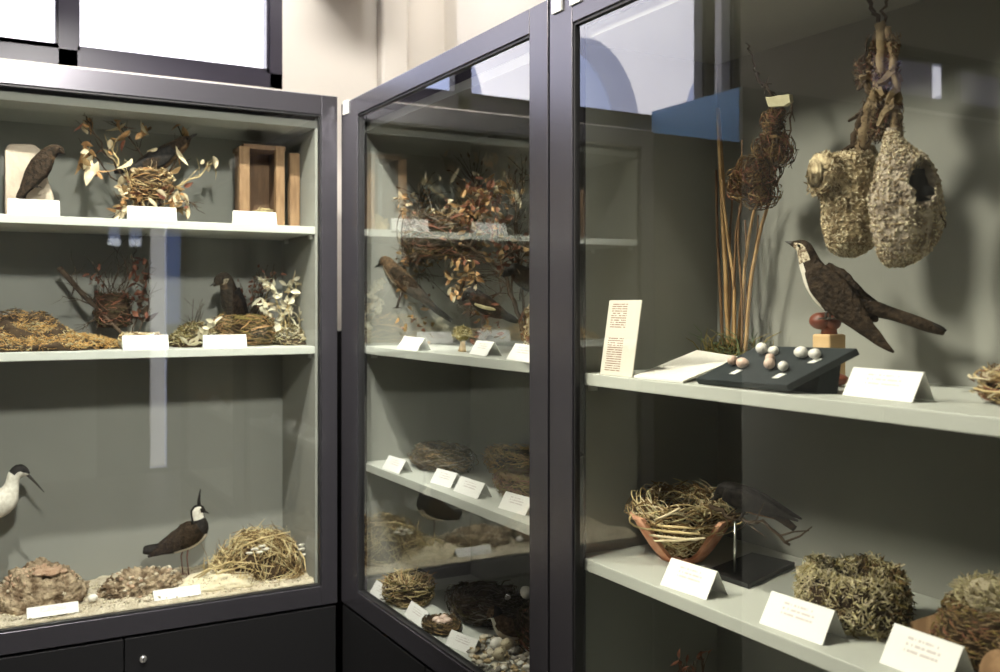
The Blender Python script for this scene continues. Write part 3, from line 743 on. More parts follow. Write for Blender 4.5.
for (x,y,L,W,m) in ((86,118,34,13,0),(84,126,24,11,1),(84,150,26,20,0),(90,150,20,14,1),(93,160,26,16,1),(92,168,38,16,1),(98,166,22,12,1),(120,124,24,13,0),(126,128,26,12,1),(130,134,20,11,0),(141,125,22,14,1),(146,129,18,12,0),(124,170,24,18,1),(128,178,22,15,1),(158,150,16,10,1),(176,152,30,10,1),(155,158,24,9,1),(183,130,18,12,0),(168,176,24,15,1),(166,182,20,12,1),(213,160,20,12,1),(208,165,16,10,1),(138,200,26,16,0),(125,206,28,14,1),(178,196,28,15,1),(185,204,22,12,1),(172,204,24,14,0),(118,212,24,10,1),(112,142,16,10,1),(106,152,16,9,1),(132,162,18,12,1)):
    k = 0.00245
    b.leaf(YP(x,y-L*0.2,2.60+rnd(-0.05,0.03)), Vector((rnd(-0.5,0.5), rnd(-0.4,0.2), -1)), L*k*0.72, W*k*0.62, m, rnd(-1.2,1.2))
    for e_ in range(2): b.leaf(YP(x+rnd(-5,5),y+rnd(-6,8),2.60+rnd(-0.05,0.03)), Vector((rnd(-1,1), rnd(-0.4,0.4), rnd(-1,0.3))), L*k*0.42, W*k*0.42, random.choice((m,0,2,3)), rnd(-1.2,1.2))
for i in range(120):
    x, y = rnd(118,188), rnd(186,214)
    b.leaf(YP(x,y,2.58+rnd(-0.04,0.05)), Vector((rnd(-1,1), rnd(-1,1), rnd(-0.6,0.8))), rnd(0.012,0.030), rnd(0.007,0.014), random.choice((1,1,0,2,3)), rnd(-1.2,1.2))
b.build('foliage', ['leaf_o','leaf_p','straw_d','leaf_r'], t)
c = YP(150,193,2.60); c.z -= 0.018
cup_nest(c, 0.052, 0.05, 0.072, ['straw_d','leaf_o','straw','down_b'], 420, 0.0013, parent=t, seed=5)
b = Bird('stuffed_bird', 'dark bird with raised head sitting on the brown nest among dry leaves', (155,160), on_y(155,160,2.60), -8)
b.loft([(191,137,1),(185,141,6),(179,146,7.5),(171,151,9),(158,160,11),(145,166,9.5),(133,169,5),(122,170,1.5)], ['f_dark','f_white','f_brown'], 'body', mfun=lambda t,a: 2 if (0.32 < a < 0.68 and t > 0.15) else 0, wide=0.85)
for sd in (-1,1): b.wing([(173,150,5),(160,158,9),(146,165,7),(130,170,3),(122,171,0.8)], 'f_black', sd, 0.020, 0.3)
b.loft([(137,167,5),(126,169,4),(114,172,2)], 'f_black', 'tail', wide=1.2, seg=8)
b.bill((190,138),(197,134),1.8); b.eyes(187,139.5,1.2,0.012)

# wooden nest box with a nest inside
t = thing('nest_box', 'open wooden nest box with two upright posts and grass in the bottom', 'nest box', (YP(268,222).x, 2.64, ZA))
def WX(x, d): return on_y(x, 200, d).x
for (x0, x1, d, ztop) in ((239.5,250,2.58,2.043),(276,285,2.58,2.035),(290,300,2.60,1.995)):
    zt2 = on_y((x0+x1)/2, {239.5:146,276:146,290:153}[x0], d).z
    o = MB().box((WX(x0,d),d,ZA+.0005),(WX(x1,d),d+0.022,zt2)).build('upright', 'wood', t); bevel(o, 0.002)
o = MB().box((WX(250,2.66),2.68,ZA+.0005),(WX(280,2.66),2.695,on_y(262,152,2.66).z)).build('back_board', 'wood_d', t)
o = MB().box((WX(241,2.6)+0.003,2.585,on_y(262,148,2.60).z-0.006),(WX(284,2.6),2.70,on_y(262,148,2.60).z+0.006)).build('top_board', 'wood_d', t)
o = MB().box((WX(276,2.6)+0.004,2.603,ZA+.0005),(WX(276,2.6)+0.014,2.70,on_y(262,150,2.60).z)).build('side_board', 'wood_d', t)
o = MB().box((WX(243,2.6)+0.003,2.603,ZA+.0005),(WX(243,2.6)+0.013,2.70,on_y(262,150,2.60).z)).build('side_board', 'wood_d', t)
b = MB(); c = Vector((WX(264,2.62),2.635,ZA+0.001)); dome(b, c, 0.036, 0.035, 0.045, 0, seed=3); tuft_blob(b, c, 0.038, 0.036, 0.052, 420, 0.026, 0.0012, (0,1), seed=4)
b.build('nest_lining', ['straw','moss_p'], t)

# ================================================================== LEFT CASE, middle shelf
# golden moss nest
def sx(px, y=2.58): return on_y(px, 350, y).x
b = MB(); c = Vector((sx(38),2.63,ZM+.0005))
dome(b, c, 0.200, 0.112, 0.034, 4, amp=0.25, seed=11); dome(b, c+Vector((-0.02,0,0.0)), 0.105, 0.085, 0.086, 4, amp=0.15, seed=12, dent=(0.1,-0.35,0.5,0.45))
tuft_blob(b, c, 0.21, 0.118, 0.042, 3600, 0.017, 0.0010, (0,0,0,1,2), seed=13)
tuft_blob(b, c+Vector((-0.02,0.0,0)), 0.125, 0.095, 0.070, 1900, 0.018, 0.0010, (0,0,1,2), seed=14)
tuft_blob(b, c+Vector((-0.03,0.02,0.02)), 0.10, 0.07, 0.075, 1000, 0.02, 0.0010, (2,3,3,0), seed=17)
o = b.build('moss_nest', ['moss_o','moss_p','straw_d','twig','hollow']); o['label'] = 'wide golden-brown moss nest with a dark-topped mound, on the middle shelf'; o['category'] = 'nest'
# stick with a round dark nest
random.seed(33)
t = thing('twig_nest_specimen', 'thick slanting stick with a round dark twig nest and thin twigs', 'nest on a stick', (sx(105),2.66,ZM))
b = MB()
grow(b, [on_y(59,268,2.70), on_y(80,292,2.68), on_y(100,312,2.64), on_y(130,342,2.60)], 0.0075, 0.0035, 0, 8, side=7, sl=0.05, jit=0.002)
for s in ([(98,310),(78,300),(62,296)],[(100,312),(90,322),(82,330)],[(105,316),(112,290),(118,262),(114,245)],[(108,318),(128,285),(134,255),(138,240)],[(130,344),(140,310),(146,280),(152,262)],[(132,346),(146,316),(150,290)],[(85,297),(72,280),(76,268)],[(112,300),(100,278),(94,262)],[(118,290),(128,270),(120,252)]):
    grow(b, [on_y(x,y,2.66+rnd(-0.02,0.02)) for x,y in s], 0.0018, 0.0008, 0, 5, side=7, sl=0.06)
for i in range(26):
    a = rnd(0,6.28); x, y = 108+rnd(-12,30), rnd(255,330)
    grow(b, [on_y(110,316,2.66), on_y((110+x)/2+rnd(-6,6),(316+y)/2,2.66), on_y(x,y,2.66+rnd(-0.05,0.05))], 0.0013, 0.0005, 0, 4, side=2, sl=0.03)
b.build('branch', ['twig'], t)
c = on_y(112,316,2.66); c.z -= 0.02
cup_nest(c-Vector((0,0,0.01)), 0.046, 0.046, 0.085, ['twig','moss_d','leaf_r'], 420, 0.0012, parent=t, seed=15, hollow=0.4)
b = MB()
for i in range(60):
    x, y = 139+rnd(-7,8), rnd(258,322); b.leaf(on_y(x,y,2.66+rnd(-0.03,0.03)), Vector((rnd(-1,1),rnd(-1,1),rnd(-1,1))), rnd(0.012,0.03), rnd(0.008,0.016), random.choice((0,0,1)), rnd(-0.9,0.9))
for i in range(16):
    x, y = 96+rnd(-8,8), rnd(268,296); b.leaf(on_y(x,y,2.66+rnd(-0.03,0.03)), Vector((rnd(-1,1),rnd(-1,1),rnd(-1,1))), rnd(0.01,0.02), rnd(0.006,0.01), 0, rnd(-0.9,0.9))
b.build('foliage', ['leaf_r','twig'], t)
# little pale nest behind the label
c = Vector((sx(141,2.57),2.57,ZM+.0005))
o = cup_nest(c, 0.052, 0.036, 0.036, ['leaf_w','straw','straw_d','leaf_p'], 330, 0.0016, seed=16, label='small whitish nest of leaf bits behind the label by the slanting stick')
# mossy nest with bleached leaves
random.seed(44)
t = thing('mossy_nest_specimen', 'broad mossy nest with a spray of bleached white leaves beside it', 'nest with leaves', (sx(238,2.62),2.62,ZM))
b = MB(); c0 = Vector((sx(196,2.62),2.62,ZM+.001)); c1 = Vector((sx(245,2.63),2.63,ZM+.001)); c2 = Vector((sx(292,2.62),2.62,ZM+.001))
dome(b, c0, 0.070, 0.065, 0.040, 5, seed=21); dome(b, c2, 0.052, 0.065, 0.036, 5, seed=22)
tuft_blob(b, c0, 0.08, 0.075, 0.055, 1500, 0.018, 0.0011, (0,1,1,2,3), seed=23)
tuft_blob(b, c2, 0.065, 0.07, 0.055, 1100, 0.018, 0.0012, (0,1,1,2,3,4), seed=24)
b.build('moss_cushion', ['moss','moss_d','straw_d','moss_p','leaf_w','hollow'], t)
cup_nest(c1, 0.078, 0.07, 0.075, ['moss','straw_d','leaf_o','moss_d'], 700, 0.0013, parent=t, seed=25, hollow=0.6)
b = MB(); random.seed(45)
for s in ([(285,345),(284,320),(276,300),(270,285),(262,280)],[(288,345),(290,318),(288,295),(292,280)],[(286,345),(282,325),(290,305),(298,282)],[(284,345),(270,318),(262,298)],[(292,346),(300,330),(303,315)]):
    grow(b, [on_y(x,y,2.60+rnd(-0.01,0.02)) for x,y in s], 0.002, 0.001, 0, 5, side=5, sl=0.03, leaves=20, lmis=(1,1,1,2), lL=0.026, lW=0.016)
b.build('leaf_spray', ['straw','leaf_w','leaf_p'], t)
b = MB()
for (x,y) in ((206,335),(210,328),(214,322),(202,340),(188,345),(195,343)):
    for k in range(3): b.leaf(on_y(x,y,2.545), Vector((rnd(-1,1),-0.3,rnd(-0.2,1))), rnd(0.02,0.035), 0.012, 1, rnd(-0.5,0.5))
b.build('leaf_litter', ['straw','leaf_w','leaf_p'], t)
b = MB(); random.seed(46)
for i in range(22):
    x, y = rnd(236,278), rnd(262,300)
    grow(b, [on_y(rnd(236,262),325,2.70), on_y((250+x)/2+rnd(-5,5),(318+y)/2,2.70), on_y(x,y,2.70+rnd(-0.03,0.03))], 0.0014, 0.0006, 0, 4, side=3, sl=0.035, leaves=2, lmis=(1,), lL=0.014, lW=0.008)
b.build('dark_twigs', ['twig','leaf_r'], t)
b = MB()
for i in range(9):
    x = rnd(186,206); grow(b, [on_y(190,340,2.68), on_y(x,rnd(295,320),2.68)], 0.0012, 0.0005, 0, 4, side=3, sl=0.03)
b.build('dark_twigs', ['twig','leaf_r'], t)
b = Bird('stuffed_bird', 'dark upright bird with pale cheek behind the rim of the mossy nest', (228,300), on_y(228,300,2.66), 35)
b.loft([(214,286,1),(219,280,5.5),(225,279,7),(228,287,8.5),(231,300,11.5),(236,312,10),(244,322,5),(250,328,2)], ['f_dark','f_speck','f_brown'], 'body', mfun=lambda t,a: (1 if 0.14 < t < 0.24 and 0.25<a<0.75 else (2 if 0.35<a<0.65 and t<0.4 else 0)), wide=0.85)
for sd in (-1,1): b.wing([(230,290,6),(235,303,9),(242,316,6),(250,328,1)], 'f_black', sd, 0.020, 0.3)
b.bill((216,283),(210,286),1.6); b.eyes(219,279,1.2,0.011)

# ================================================================== LEFT CASE, bottom
ZD2 = 0.812
b = MB(); nx, ny = 90, 34; xs0, xs1, ys0, ys1 = -0.083, 0.840, 2.487, 2.772
base = len(b.v)
def sandz(x, y):
    return ZD2+0.014+0.010*noise.noise(Vector((x*9, y*9, 0)))+0.006*noise.noise(Vector((x*30, y*30, 1)))+0.003*noise.noise(Vector((x*90, y*90, 2)))
for i in range(nx+1):
    for j in range(ny+1):
        x = xs0+(xs1-xs0)*i/nx; y = ys0+(ys1-ys0)*j/ny
        z = sandz(x, y)
        if j == 0: z = ZD2+0.006
        b.v.append(Vector((x, y, z)))
for i in range(nx):
    for j in range(ny):
        a = base+i*(ny+1)+j; b.face([a, a+ny+1, a+ny+2, a+1], 0, True)
n0 = len(b.v)
b.v += [Vector((xs0,ys0,ZD2+.0005)), Vector((xs1,ys0,ZD2+.0005))]
b.face([base, n0, n0+1, base+nx*(ny+1)], 0)
random.seed(50)
for i in range(1500):
    x, y = rnd(xs0+0.005, xs1-0.005), ys0+0.005+rnd(0,1)**1.5*(ys1-ys0-0.01)
    r = rnd(0.0015, 0.0045)
    b.ball((x, y, sandz(x,y)+r*0.3), r, random.choice((1,1,2)), 5, 3, sc=(1,rnd(0.7,1.2),rnd(0.6,0.9)))
o = b.build('sand_bed', ['sand','grain','sand_b']); o['kind'] = 'stuff'; o['label'] = 'pale sand and grit spread over the bottom of the window-side case'; o['category'] = 'sand'
def sp(px, py, z=0.83): return on_z(px, py, z)
# round mud nest
def mud_heap(b, c, rx, ry, h, seed, bowl=None, nu=110, nv=44, rough=0.10):
    rg = []
    for i in range(nv+1):
        t = i/nv; ring = []
        for j in range(nu):
            q = 2*math.pi*j/nu; th = t*math.pi/2*0.995
            d = Vector((math.cos(th)*math.cos(q), math.cos(th)*math.sin(q), math.sin(th)))
            so = Vector((seed, seed*0.7, 0))
            k = 1+0.16*noise.noise(d*2.2+so)+0.11*noise.noise(d*5.5+so)+rough*noise.noise(d*13+so)+0.6*rough*noise.noise(d*30+so)
            z = d.z*h*k
            if bowl:
                r2 = math.hypot(d.x-bowl[0], d.y-bowl[1])/bowl[2]; z -= h*bowl[3]*max(0, 1-r2*r2)
            ring.append(c+Vector((d.x*rx*k, d.y*ry*k, max(z, 0.0))))
        rg.append(ring)
    b.rings(rg, 0)
random.seed(51)
b = MB(); c = on_y(40,604,2.625); c.z = 0.818
mud_heap(b, c, 0.110, 0.085, 0.100, 3.3, bowl=(0.1,-0.2,0.5,0.14))
for i in range(260):
    a, e = rnd(0,6.28), rnd(0.02,1.5); p = c+Vector((0.108*math.cos(e)*math.cos(a), 0.084*math.cos(e)*math.sin(a), 0.097*math.sin(e)))
    b.ball(p, rnd(0.002,0.005), 1 if (e > 0.75 and math.sin(a) < 0.4) else random.choice((0,0,2)), 6, 4, amp=0.4, seed=i)
for i in range(26):
    a = rnd(0,6.28); q = rnd(0,0.4); b.ball(c+Vector((0.01+0.108*q*math.cos(a), -0.03+0.05*q*math.sin(a), 0.086+rnd(-0.004,0.004))), rnd(0.006,0.012), 1, 8, 5, sc=(1.3,1,0.5), amp=0.6, seed=i)
o = b.build('mud_nest', ['mud','mud_p','sand']); o['label'] = 'round lumpy mud nest with a pinkish crown, on the sand'; o['category'] = 'nest'
# broken mud nest
b = MB(); c = on_y(143,594,2.60); c.z = 0.820
mud_heap(b, c, 0.100, 0.070, 0.060, 8.1, bowl=(0.05,-0.1,0.55,0.45), rough=0.20)
random.seed(52)
for i in range(300):
    a = rnd(0,6.28); q = rnd(0.55,1.08); r = rnd(0.002,0.0065)
    b.ball(c+Vector((0.100*q*math.cos(a), 0.070*q*math.sin(a), max(0.003,(0.052*(1-abs(q-0.68)*2.2))+rnd(-0.004,0.004)))), r, random.choice((0,0,1,1,2)), 7, 5, sc=(1.3,1,0.8), amp=0.7, seed=i)
o = b.build('broken_nest', ['mud','sand','mud_p']); o['label'] = 'low crumbling mud nest with an open middle, before the crested bird'; o['category'] = 'nest'
# pale sand mound with scrape and a tiny object
b = MB(); c = on_y(218,596,2.575); c.z = 0.820
mud_heap(b, c, 0.105, 0.066, 0.036, 5.5, rough=0.03, nu=70, nv=24)
random.seed(53)
for i in range(260):
    a = rnd(0,6.28); q = math.sqrt(rnd(0,1)); x, y = q*math.cos(a), q*math.sin(a)
    b.ball(c+Vector((x*0.1, y*0.066, 0.038*math.sqrt(max(0,1-q*q)))), rnd(0.001,0.0022), 1, 5, 3)
o = b.build('sand_mound', ['sand_b','grain']); o['kind'] = 'stuff'; o['label'] = 'smooth pale sand mound between the broken nest and the straw nest'; o['category'] = 'sand'
p = c+Vector((-0.015,-0.012,0.040))
egg(p+Vector((0.0,0,0.0)), 0.006, 'egg_s', 'tiny dark-speckled egg on the smooth pale sand mound')
egg(sp(93,600,0.832)+Vector((0,0,0.006)), 0.009, 'egg_w', 'small white egg on the sand right of the round mud nest', d=(1,0.2,0))
# straw nest
c = on_y(260,588,2.62); c.z = 0.822
t = thing('straw_nest', 'loose heap nest of pale straw stalks with white down, in the corner', 'nest', c)
b = MB(); dome(b, c, 0.115, 0.085, 0.088, 3, amp=0.3, seed=51, nu=40)
random.seed(54)
for i in range(1050):
    a, e = rnd(0,6.28), rnd(0.0,1.45); k = rnd(0.82,1.06)*(1+0.25*noise.noise(Vector((math.cos(a)*1.7, math.sin(a)*1.7, e*1.5))))
    p = c+Vector((0.130*math.cos(e)*math.cos(a)*k, 0.095*math.cos(e)*math.sin(a)*k, 0.108*math.sin(e)*k))
    nrm = Vector((math.cos(e)*math.cos(a), math.cos(e)*math.sin(a), math.sin(e)))
    d = (nrm.cross(Vector((rnd(-1,1),rnd(-1,1),rnd(-1,1)))).normalized()+nrm*rnd(-0.35,0.35)).normalized(); L = rnd(0.012,0.055); bw = rnd(-0.25,0.35)*L
    pts = [p-d*L-nrm*bw, p-d*L*0.4+nrm*bw*0.4, p+d*L*0.4+nrm*bw*0.4, p+d*L-nrm*bw]
    for q in pts: q.z = max(q.z, 0.826); q.x = min(q.x, 0.835); q.y = max(q.y, 2.495); q.y = min(q.y, 2.765)
    w_ = rnd(0.0006,0.0016); b.tube(pts, [w_*0.6,w_,w_,w_*0.6], 4, random.choice((0,0,0,1,1,1,2)), cap=False)
for (xa,ya,xb,yb) in ((190,583,235,560),(200,590,245,566),(193,578,222,568),(262,540,300,575),(230,552,290,532),(296,545,310,580),(250,590,312,583),(208,562,218,578)):
    A = on_y(xa,ya,2.57); B_ = on_y(xb,yb,2.55); A.z = max(A.z,0.832); mid = (A+B_)/2+Vector((0,-0.01,0.012)); b.tube([A,mid,B_],[0.0014,0.0026,0.0014],5,0)
b.build('stalks', ['straw','straw_d','moss_p','hollow'], t)
for grp_ in (((255,549),(262,546),(259,552),(250,553),(266,549)),((302,549),(303,555),(301,545))):
  b = MB()
  for (x,y) in grp_:
    b.ball(on_y(x,y,2.526 if x < 290 else 2.56), 0.0065, 0, 8, 6, sc=(1.5,0.8,0.55), amp=0.9, seed=x)
  b.build('down_tuft', ['f_white'], t)
# lapwing
b = Bird('stuffed_bird', 'black and white crested wader standing behind the broken mud nest', (184,562), Vector((on_y(184,560,2.66).x, 2.66, 0.836)), -12)
b.ref = (184, b.ground(184, 0.832))
b.loft([(205,511,1.0),(201,509.5,4.6),(197,511,6.2),(198,518,6.4),(200,526,8.5),(196,533,10.5),(186,538,12),(174,543,10.5),(163,548,7),(154,552,3.5)], ['f_dark','f_white','f_black'], 'body',
  mfun=lambda t,a: (1 if (0.10<t<0.34 and (0.12<a<0.42 or 0.58<a<0.88)) else (2 if 0.30<t<0.48 else (1 if (0.37<a<0.63 and 0.48<t<0.80) else (2 if t<0.3 else 0)))), wide=0.85)
for sd in (-1,1): b.wing([(199,526,5),(190,532,10),(176,541,9),(160,549,5),(148,556,1)], 'f_dark', sd, 0.024, 0.3)
b.loft([(164,547,5),(155,549,5),(146,550,4.5),(143,550,3)], 'f_black', 'tail', wide=1.1, seg=10)
b.loft([(199,506,2),(199,499,1.4),(200.5,489,0.5)], 'f_black', 'crest', wide=0.8, seg=8, n=8)
b.bill((203.5,511),(209,513.5),1.5); b.eyes(201,508.5,1.2,0.0135)
yb = b.ref[1]
b.leg([(184,548),(181,557),(183,yb-1)], 0.010, 0.0018); b.leg([(188,547),(187,557),(189,yb-1)], -0.010, 0.0018)
# stilt at the left edge
b = Bird('stuffed_bird', 'white long-legged wader with black cap and thin bill at the left edge', (-12,590), Vector((on_y(-12,560,2.66).x, 2.66, 0.838)), -6)
b.ref = (-12, b.ground(-12, 0.834))
b.loft([(29,474,1.5),(25,472,5),(19,471,7),(14,476,6.2),(12,483,6.2),(10,490,8.5),(4,499,14),(-10,505,16),(-28,508,12),(-42,510,5)], ['f_white','f_black'], 'body',
  mfun=lambda t,a: 1 if ((t<0.30 and (a<0.27 or a>0.73)) or (t>0.74 and (a<0.25 or a>0.75))) else 0, wide=0.8)
for sd in (-1,1): b.wing([(-2,496,6),(-14,501,10),(-32,507,6),(-52,512,1)], 'f_black', sd, 0.026, 0.3)
b.bill((27,474),(44,492),1.6); b.eyes(24,470.5,1.3,0.013)
b.loft([(-38,510,4),(-48,512,4),(-56,513,2)], 'f_white', 'tail', wide=1.2, seg=8)
yb = b.ref[1]
b.leg([(-10,518),(-13,545),(-12,yb-1)], 0.012, 0.0022); b.leg([(-4,517),(-6,545),(-3,yb-1)], -0.012, 0.0022)

# ================================================================== MIDDLE CASE
def XP(x, y, d=1.05): return on_x(x, y, d)
random.seed(60)
t = thing('branch_specimen', 'large dark branch with a hanging twig nest and dry brown leaves in the corner case', 'branch with nest', (1.08, 1.85, 1.446))
b = MB()
for s, r0 in (([(528,350),(520,318),(508,285),(495,262),(470,248),(440,240),(410,236),(385,222),(366,205)],0.006),
              ([(528,350),(524,300),(518,250),(520,200),(526,170)],0.004),([(520,330),(512,270),(516,215),(510,185)],0.003),([(512,290),(500,255),(505,220),(524,190)],0.003),
              ([(440,240),(420,215),(408,195)],0.003),([(470,248),(480,215),(478,190),(472,175)],0.0035),([(410,238),(392,262),(386,280)],0.0025),
              ([(505,285),(490,300),(470,318)],0.002),([(498,262),(524,245),(532,238)],0.0025),([(450,243),(468,262),(476,285)],0.002)):
    P_ = [XP(x,y,1.07+rnd(-0.03,0.03)) for x,y in s]
    for q in P_: q.z = max(q.z, 1.452); q.y = max(1.485, min(q.y, 2.34))
    grow(b, P_, r0, 0.0012, 0, 6, side=26, sl=0.075, leaves=5, lmis=(0,), lL=0.012, lW=0.006)
b.build('branch', ['twig'], t)
c = XP(440,236,1.08); c.z -= 0.055
cup_nest(c, 0.075, 0.15, 0.10, ['twig','leaf_r','twig','moss_d','bark','straw_d'], 1000, 0.0016, parent=t, seed=61, hollow=0.5, wild=0.9, loose=0.6, slen=0.9, tangle=2.2)
b = MB(); random.seed(66)
for i in range(190):
    q = rnd(0,6.28); p = c+Vector((0.07*math.cos(q)*rnd(0.6,1), 0.15*math.sin(q)*rnd(0.6,1.1), rnd(-0.005,0.105)))
    d = Vector((rnd(-0.5,0.5)+0.3*math.cos(q), rnd(-1,1)+0.5*math.sin(q), rnd(-0.9,0.9))).normalized(); L = rnd(0.02,0.07)
    b.tube([p-d*L*0.6, p+Vector((rnd(-1,1),rnd(-1,1),rnd(-1,1)))*0.006, p+d*L], [0.0012,0.0014,0.0006], 4, random.choice((0,0,1,2)), cap=False)
b.build('loose_twigs', ['twig','bark','leaf_r'], t)
b = MB(); random.seed(62)
for (x0,x1,y0,y1,n,mi,L) in ((366,402,198,220,44,(0,0,1,3),0.018),(400,455,205,240,60,(3,2,3,1),0.016),(448,468,200,222,20,(0,1,3),0.018),(464,505,178,235,150,(2,2,2,3,2,0),0.020),(380,402,240,290,46,(2,3,0,3),0.020),(449,480,258,296,60,(0,1,0,3),0.019),(500,530,235,270,44,(2,3),0.018),(384,412,285,345,46,(0,3,3,2),0.018),(478,500,172,200,12,(1,2),0.018),(400,500,238,262,90,(3,2,2,3),0.016),(470,500,300,340,30,(3,2),0.016)):
    for i in range(n):
        p = XP(rnd(x0,x1), rnd(y0,y1), 1.06+rnd(-0.05,0.05)); p.y = min(max(p.y,1.49), 2.335)
        b.leaf(p, Vector((rnd(-1,1),rnd(-1,1),rnd(-1,0.5))), L*rnd(0.7,1.3), L*0.55*rnd(0.7,1.3), random.choice(mi), rnd(-0.9,0.9))
b.build('foliage', ['leaf_o','leaf_p','leaf_r','straw_d'], t)
# nests on the upper shelf
c = XP(518,352,1.02); c.z = 1.4455; c.y = 1.58
o = cup_nest(c, 0.055, 0.072, 0.10, ['leaf_r','straw_d','leaf_p','down'], 520, 0.0022, seed=63, label='tall brown nest mixed with pale flower heads, by the door post', wild=0.7, loose=0.4)
random.seed(64)
c = XP(462,349,1.00); c.z = 1.4455
t = thing('moss_tuft', 'small yellow-green moss tuft on a pale stem between two labels', 'moss tuft', c)
b = MB(); tuft_blob(b, c+Vector((0,0,0.032)), 0.020, 0.020, 0.024, 260, 0.014, 0.001, (0,1), seed=65, flat=False); b.ball(c+Vector((0,0,0.038)), 0.016, 0, 10, 8, amp=0.3)
b.build('moss', ['moss','moss_p'], t)
MB().tube([c, c+Vector((0.002,0,0.02)), c+Vector((0,0,0.04))], [0.010,0.006,0.008], 8).build('stem', 'wood_l', t)
# birds on the branch
b = Bird('stuffed_bird', 'rusty brown bird with pale breast and dark tail below the big twig nest', (400,285), XP(400,285,1.02), -36)
b.flip = True
b.loft([(377,266,1),(381,262,4.5),(386,262,6),(391,268,7.5),(399,277,9),(409,286,8),(421,297,5),(433,308,2.5)], ['f_brown','f_speck','f_dark'], 'body', mfun=lambda t,a: 1 if (0.36<a<0.64 and t<0.6) else (2 if t>0.7 else 0), wide=0.8)
for sd in (-1,1): b.wing([(393,269,4),(403,278,6),(418,291,4.5),(436,308,1)], 'f_dark', sd, 0.018, 0.3)
b.loft([(425,300,3),(438,311,3.5),(452,321,2)], 'f_black', 'tail', wide=1.0, seg=8)
b.bill((378,265),(372,267),1.3); b.eyes(381,261,1.0,0.010)
for sd in (-1,1): b.leg([(402,292),(399,300),(397,308)], sd*0.008, 0.0014, 'legd')
b = Bird('stuffed_bird', 'small dark bird with a cream wing patch perched below the hanging nest', (484,306), XP(484,306,1.03), -36)
b.flip = True
b.loft([(462,301,1),(467,295,5),(472,293,6.5),(478,299,8.5),(487,306,9.5),(498,312,7),(508,316,3)], ['f_black','f_white'], 'body', mfun=lambda t,a: 0, wide=0.8)
for sd in (-1,1): b.wing([(474,297,3),(484,302,5),(496,308,4),(508,314,1)], 'f_dark', sd, 0.018, 0.3); b.wing([(476,304,1.0),(484,307,1.8),(493,309,1.5),(498,310,0.6)], 'moss_p', sd, 0.024, 0.3, part='wing_patch')
b.loft([(500,313,4),(510,318,4),(518,322,2)], 'f_black', 'tail', wide=1.0, seg=8)
b.bill((464,299),(457,301),1.5); b.eyes(467,294,1.1,0.010)
for sd in (-1,1): b.leg([(484,314),(482,322),(481,328)], sd*0.007, 0.0014, 'legd')
b = Bird('stuffed_bird', 'blackish bird among the thin twigs next to the door post', (524,278), XP(522,278,1.08), -36)
b.flip = True
b.loft([(503,277,1),(508,272,5),(514,270,7),(521,275,10),(530,281,11),(540,288,8),(552,296,3)], ['f_black'], 'body', wide=0.8)
for sd in (-1,1): b.wing([(514,273,5),(526,279,9),(542,288,5),(556,298,1)], 'f_dark', sd, 0.022, 0.3)
b.bill((505,275),(498,276),1.6); b.eyes(508,271,1.1,0.011)
for sd in (-1,1): b.leg([(522,285),(520,294),(520,301)], sd*0.007, 0.0014, 'legd')
# shelf 2 nests
o = cup_nest(Vector((1.06,2.165,1.1475)), 0.062, 0.115, 0.052, ['twig','straw_d','bark','moss_d'], 800, 0.0011, seed=71, label='dark flat nest of rootlets at the far end of its shelf', slen=0.6)
o = cup_nest(Vector((1.055,1.735,1.1475)), 0.055, 0.120, 0.048, ['straw_d','leaf_r','straw_d','moss'], 900, 0.0011, seed=72, label='wide brown grass nest on the second shelf near the door post', slen=0.6)
o = cup_nest(Vector((1.155,1.93,1.1475)), 0.055, 0.145, 0.062, ['moss','moss_o','moss_o','straw_d'], 900, 0.0011, seed=73, label='yellow-rimmed moss nest behind the wide brown grass nest', hollow=0.62, slen=0.7)
# case bottom
c = XP(397,592,1.02); c = on_z(398,601,ZD)
b_c = Vector((c.x+0.02,c.y-0.02,ZD+.0005))
t = thing('spiky_nest', 'pale spiky grass nest standing on the corner case bottom', 'nest', b_c)
cup_nest(b_c, 0.062, 0.062, 0.060, ['moss_d','straw_d','straw','moss'], 460, 0.0015, parent=t, seed=81, name='cup')
b = MB(); random.seed(82)
for i in range(150):
    a = rnd(0,6.28); q = rnd(0.3,1.0); p = b_c+Vector((0.055*q*math.cos(a), 0.055*q*math.sin(a), rnd(0.02,0.055)))
    d = Vector((math.cos(a)*0.6+rnd(-.4,.4), math.sin(a)*0.6+rnd(-.4,.4), rnd(0.2,1.2))).normalized(); L = rnd(0.015,0.045)
    b.tube([p, p+d*L*0.6, p+d*L+Vector((0,0,-0.006))], [0.0012,0.0012,0.0006], 4, random.choice((0,0,1)), cap=False)
b.build('stalk_ends', ['straw','leaf_o'], t)
c = on_z(433,631,ZD)
o = cup_nest(Vector((c.x+0.02,c.y-0.005,ZD+.0005)), 0.040, 0.050, 0.022, ['moss_d','twig','straw_d'], 300, 0.0013, seed=83, hollow=0.7, label='tiny dark moss dish with four eggs in it')
for k, (dx, dy) in enumerate(((-0.010,-0.013),(0.010,-0.010),(-0.008,0.010),(0.012,0.014))):
    egg((c.x+0.02+dx, c.y-0.005+dy, ZD+0.022), 0.0085, 'egg_p', 'pinkish egg in the tiny dark moss dish', 'eggs in the dark moss dish', d=(rnd(-1,1), rnd(-1,1), 0))
c = Vector((1.13, 1.70, ZD+.0005))
o = cup_nest(c, 0.085, 0.14, 0.10, ['twig','moss_d','moss_d','leaf_r'], 850, 0.0016, seed=84, wild=0.6, label='big dark mossy nest at the back of the corner case bottom')
c = Vector((1.11, 2.02, ZD+.0005))
o = cup_nest(c, 0.085, 0.12, 0.050, ['twig','moss_d','bark'], 600, 0.0016, seed=85, wild=0.6, label='flat dark nest behind the egg dish on the case bottom')
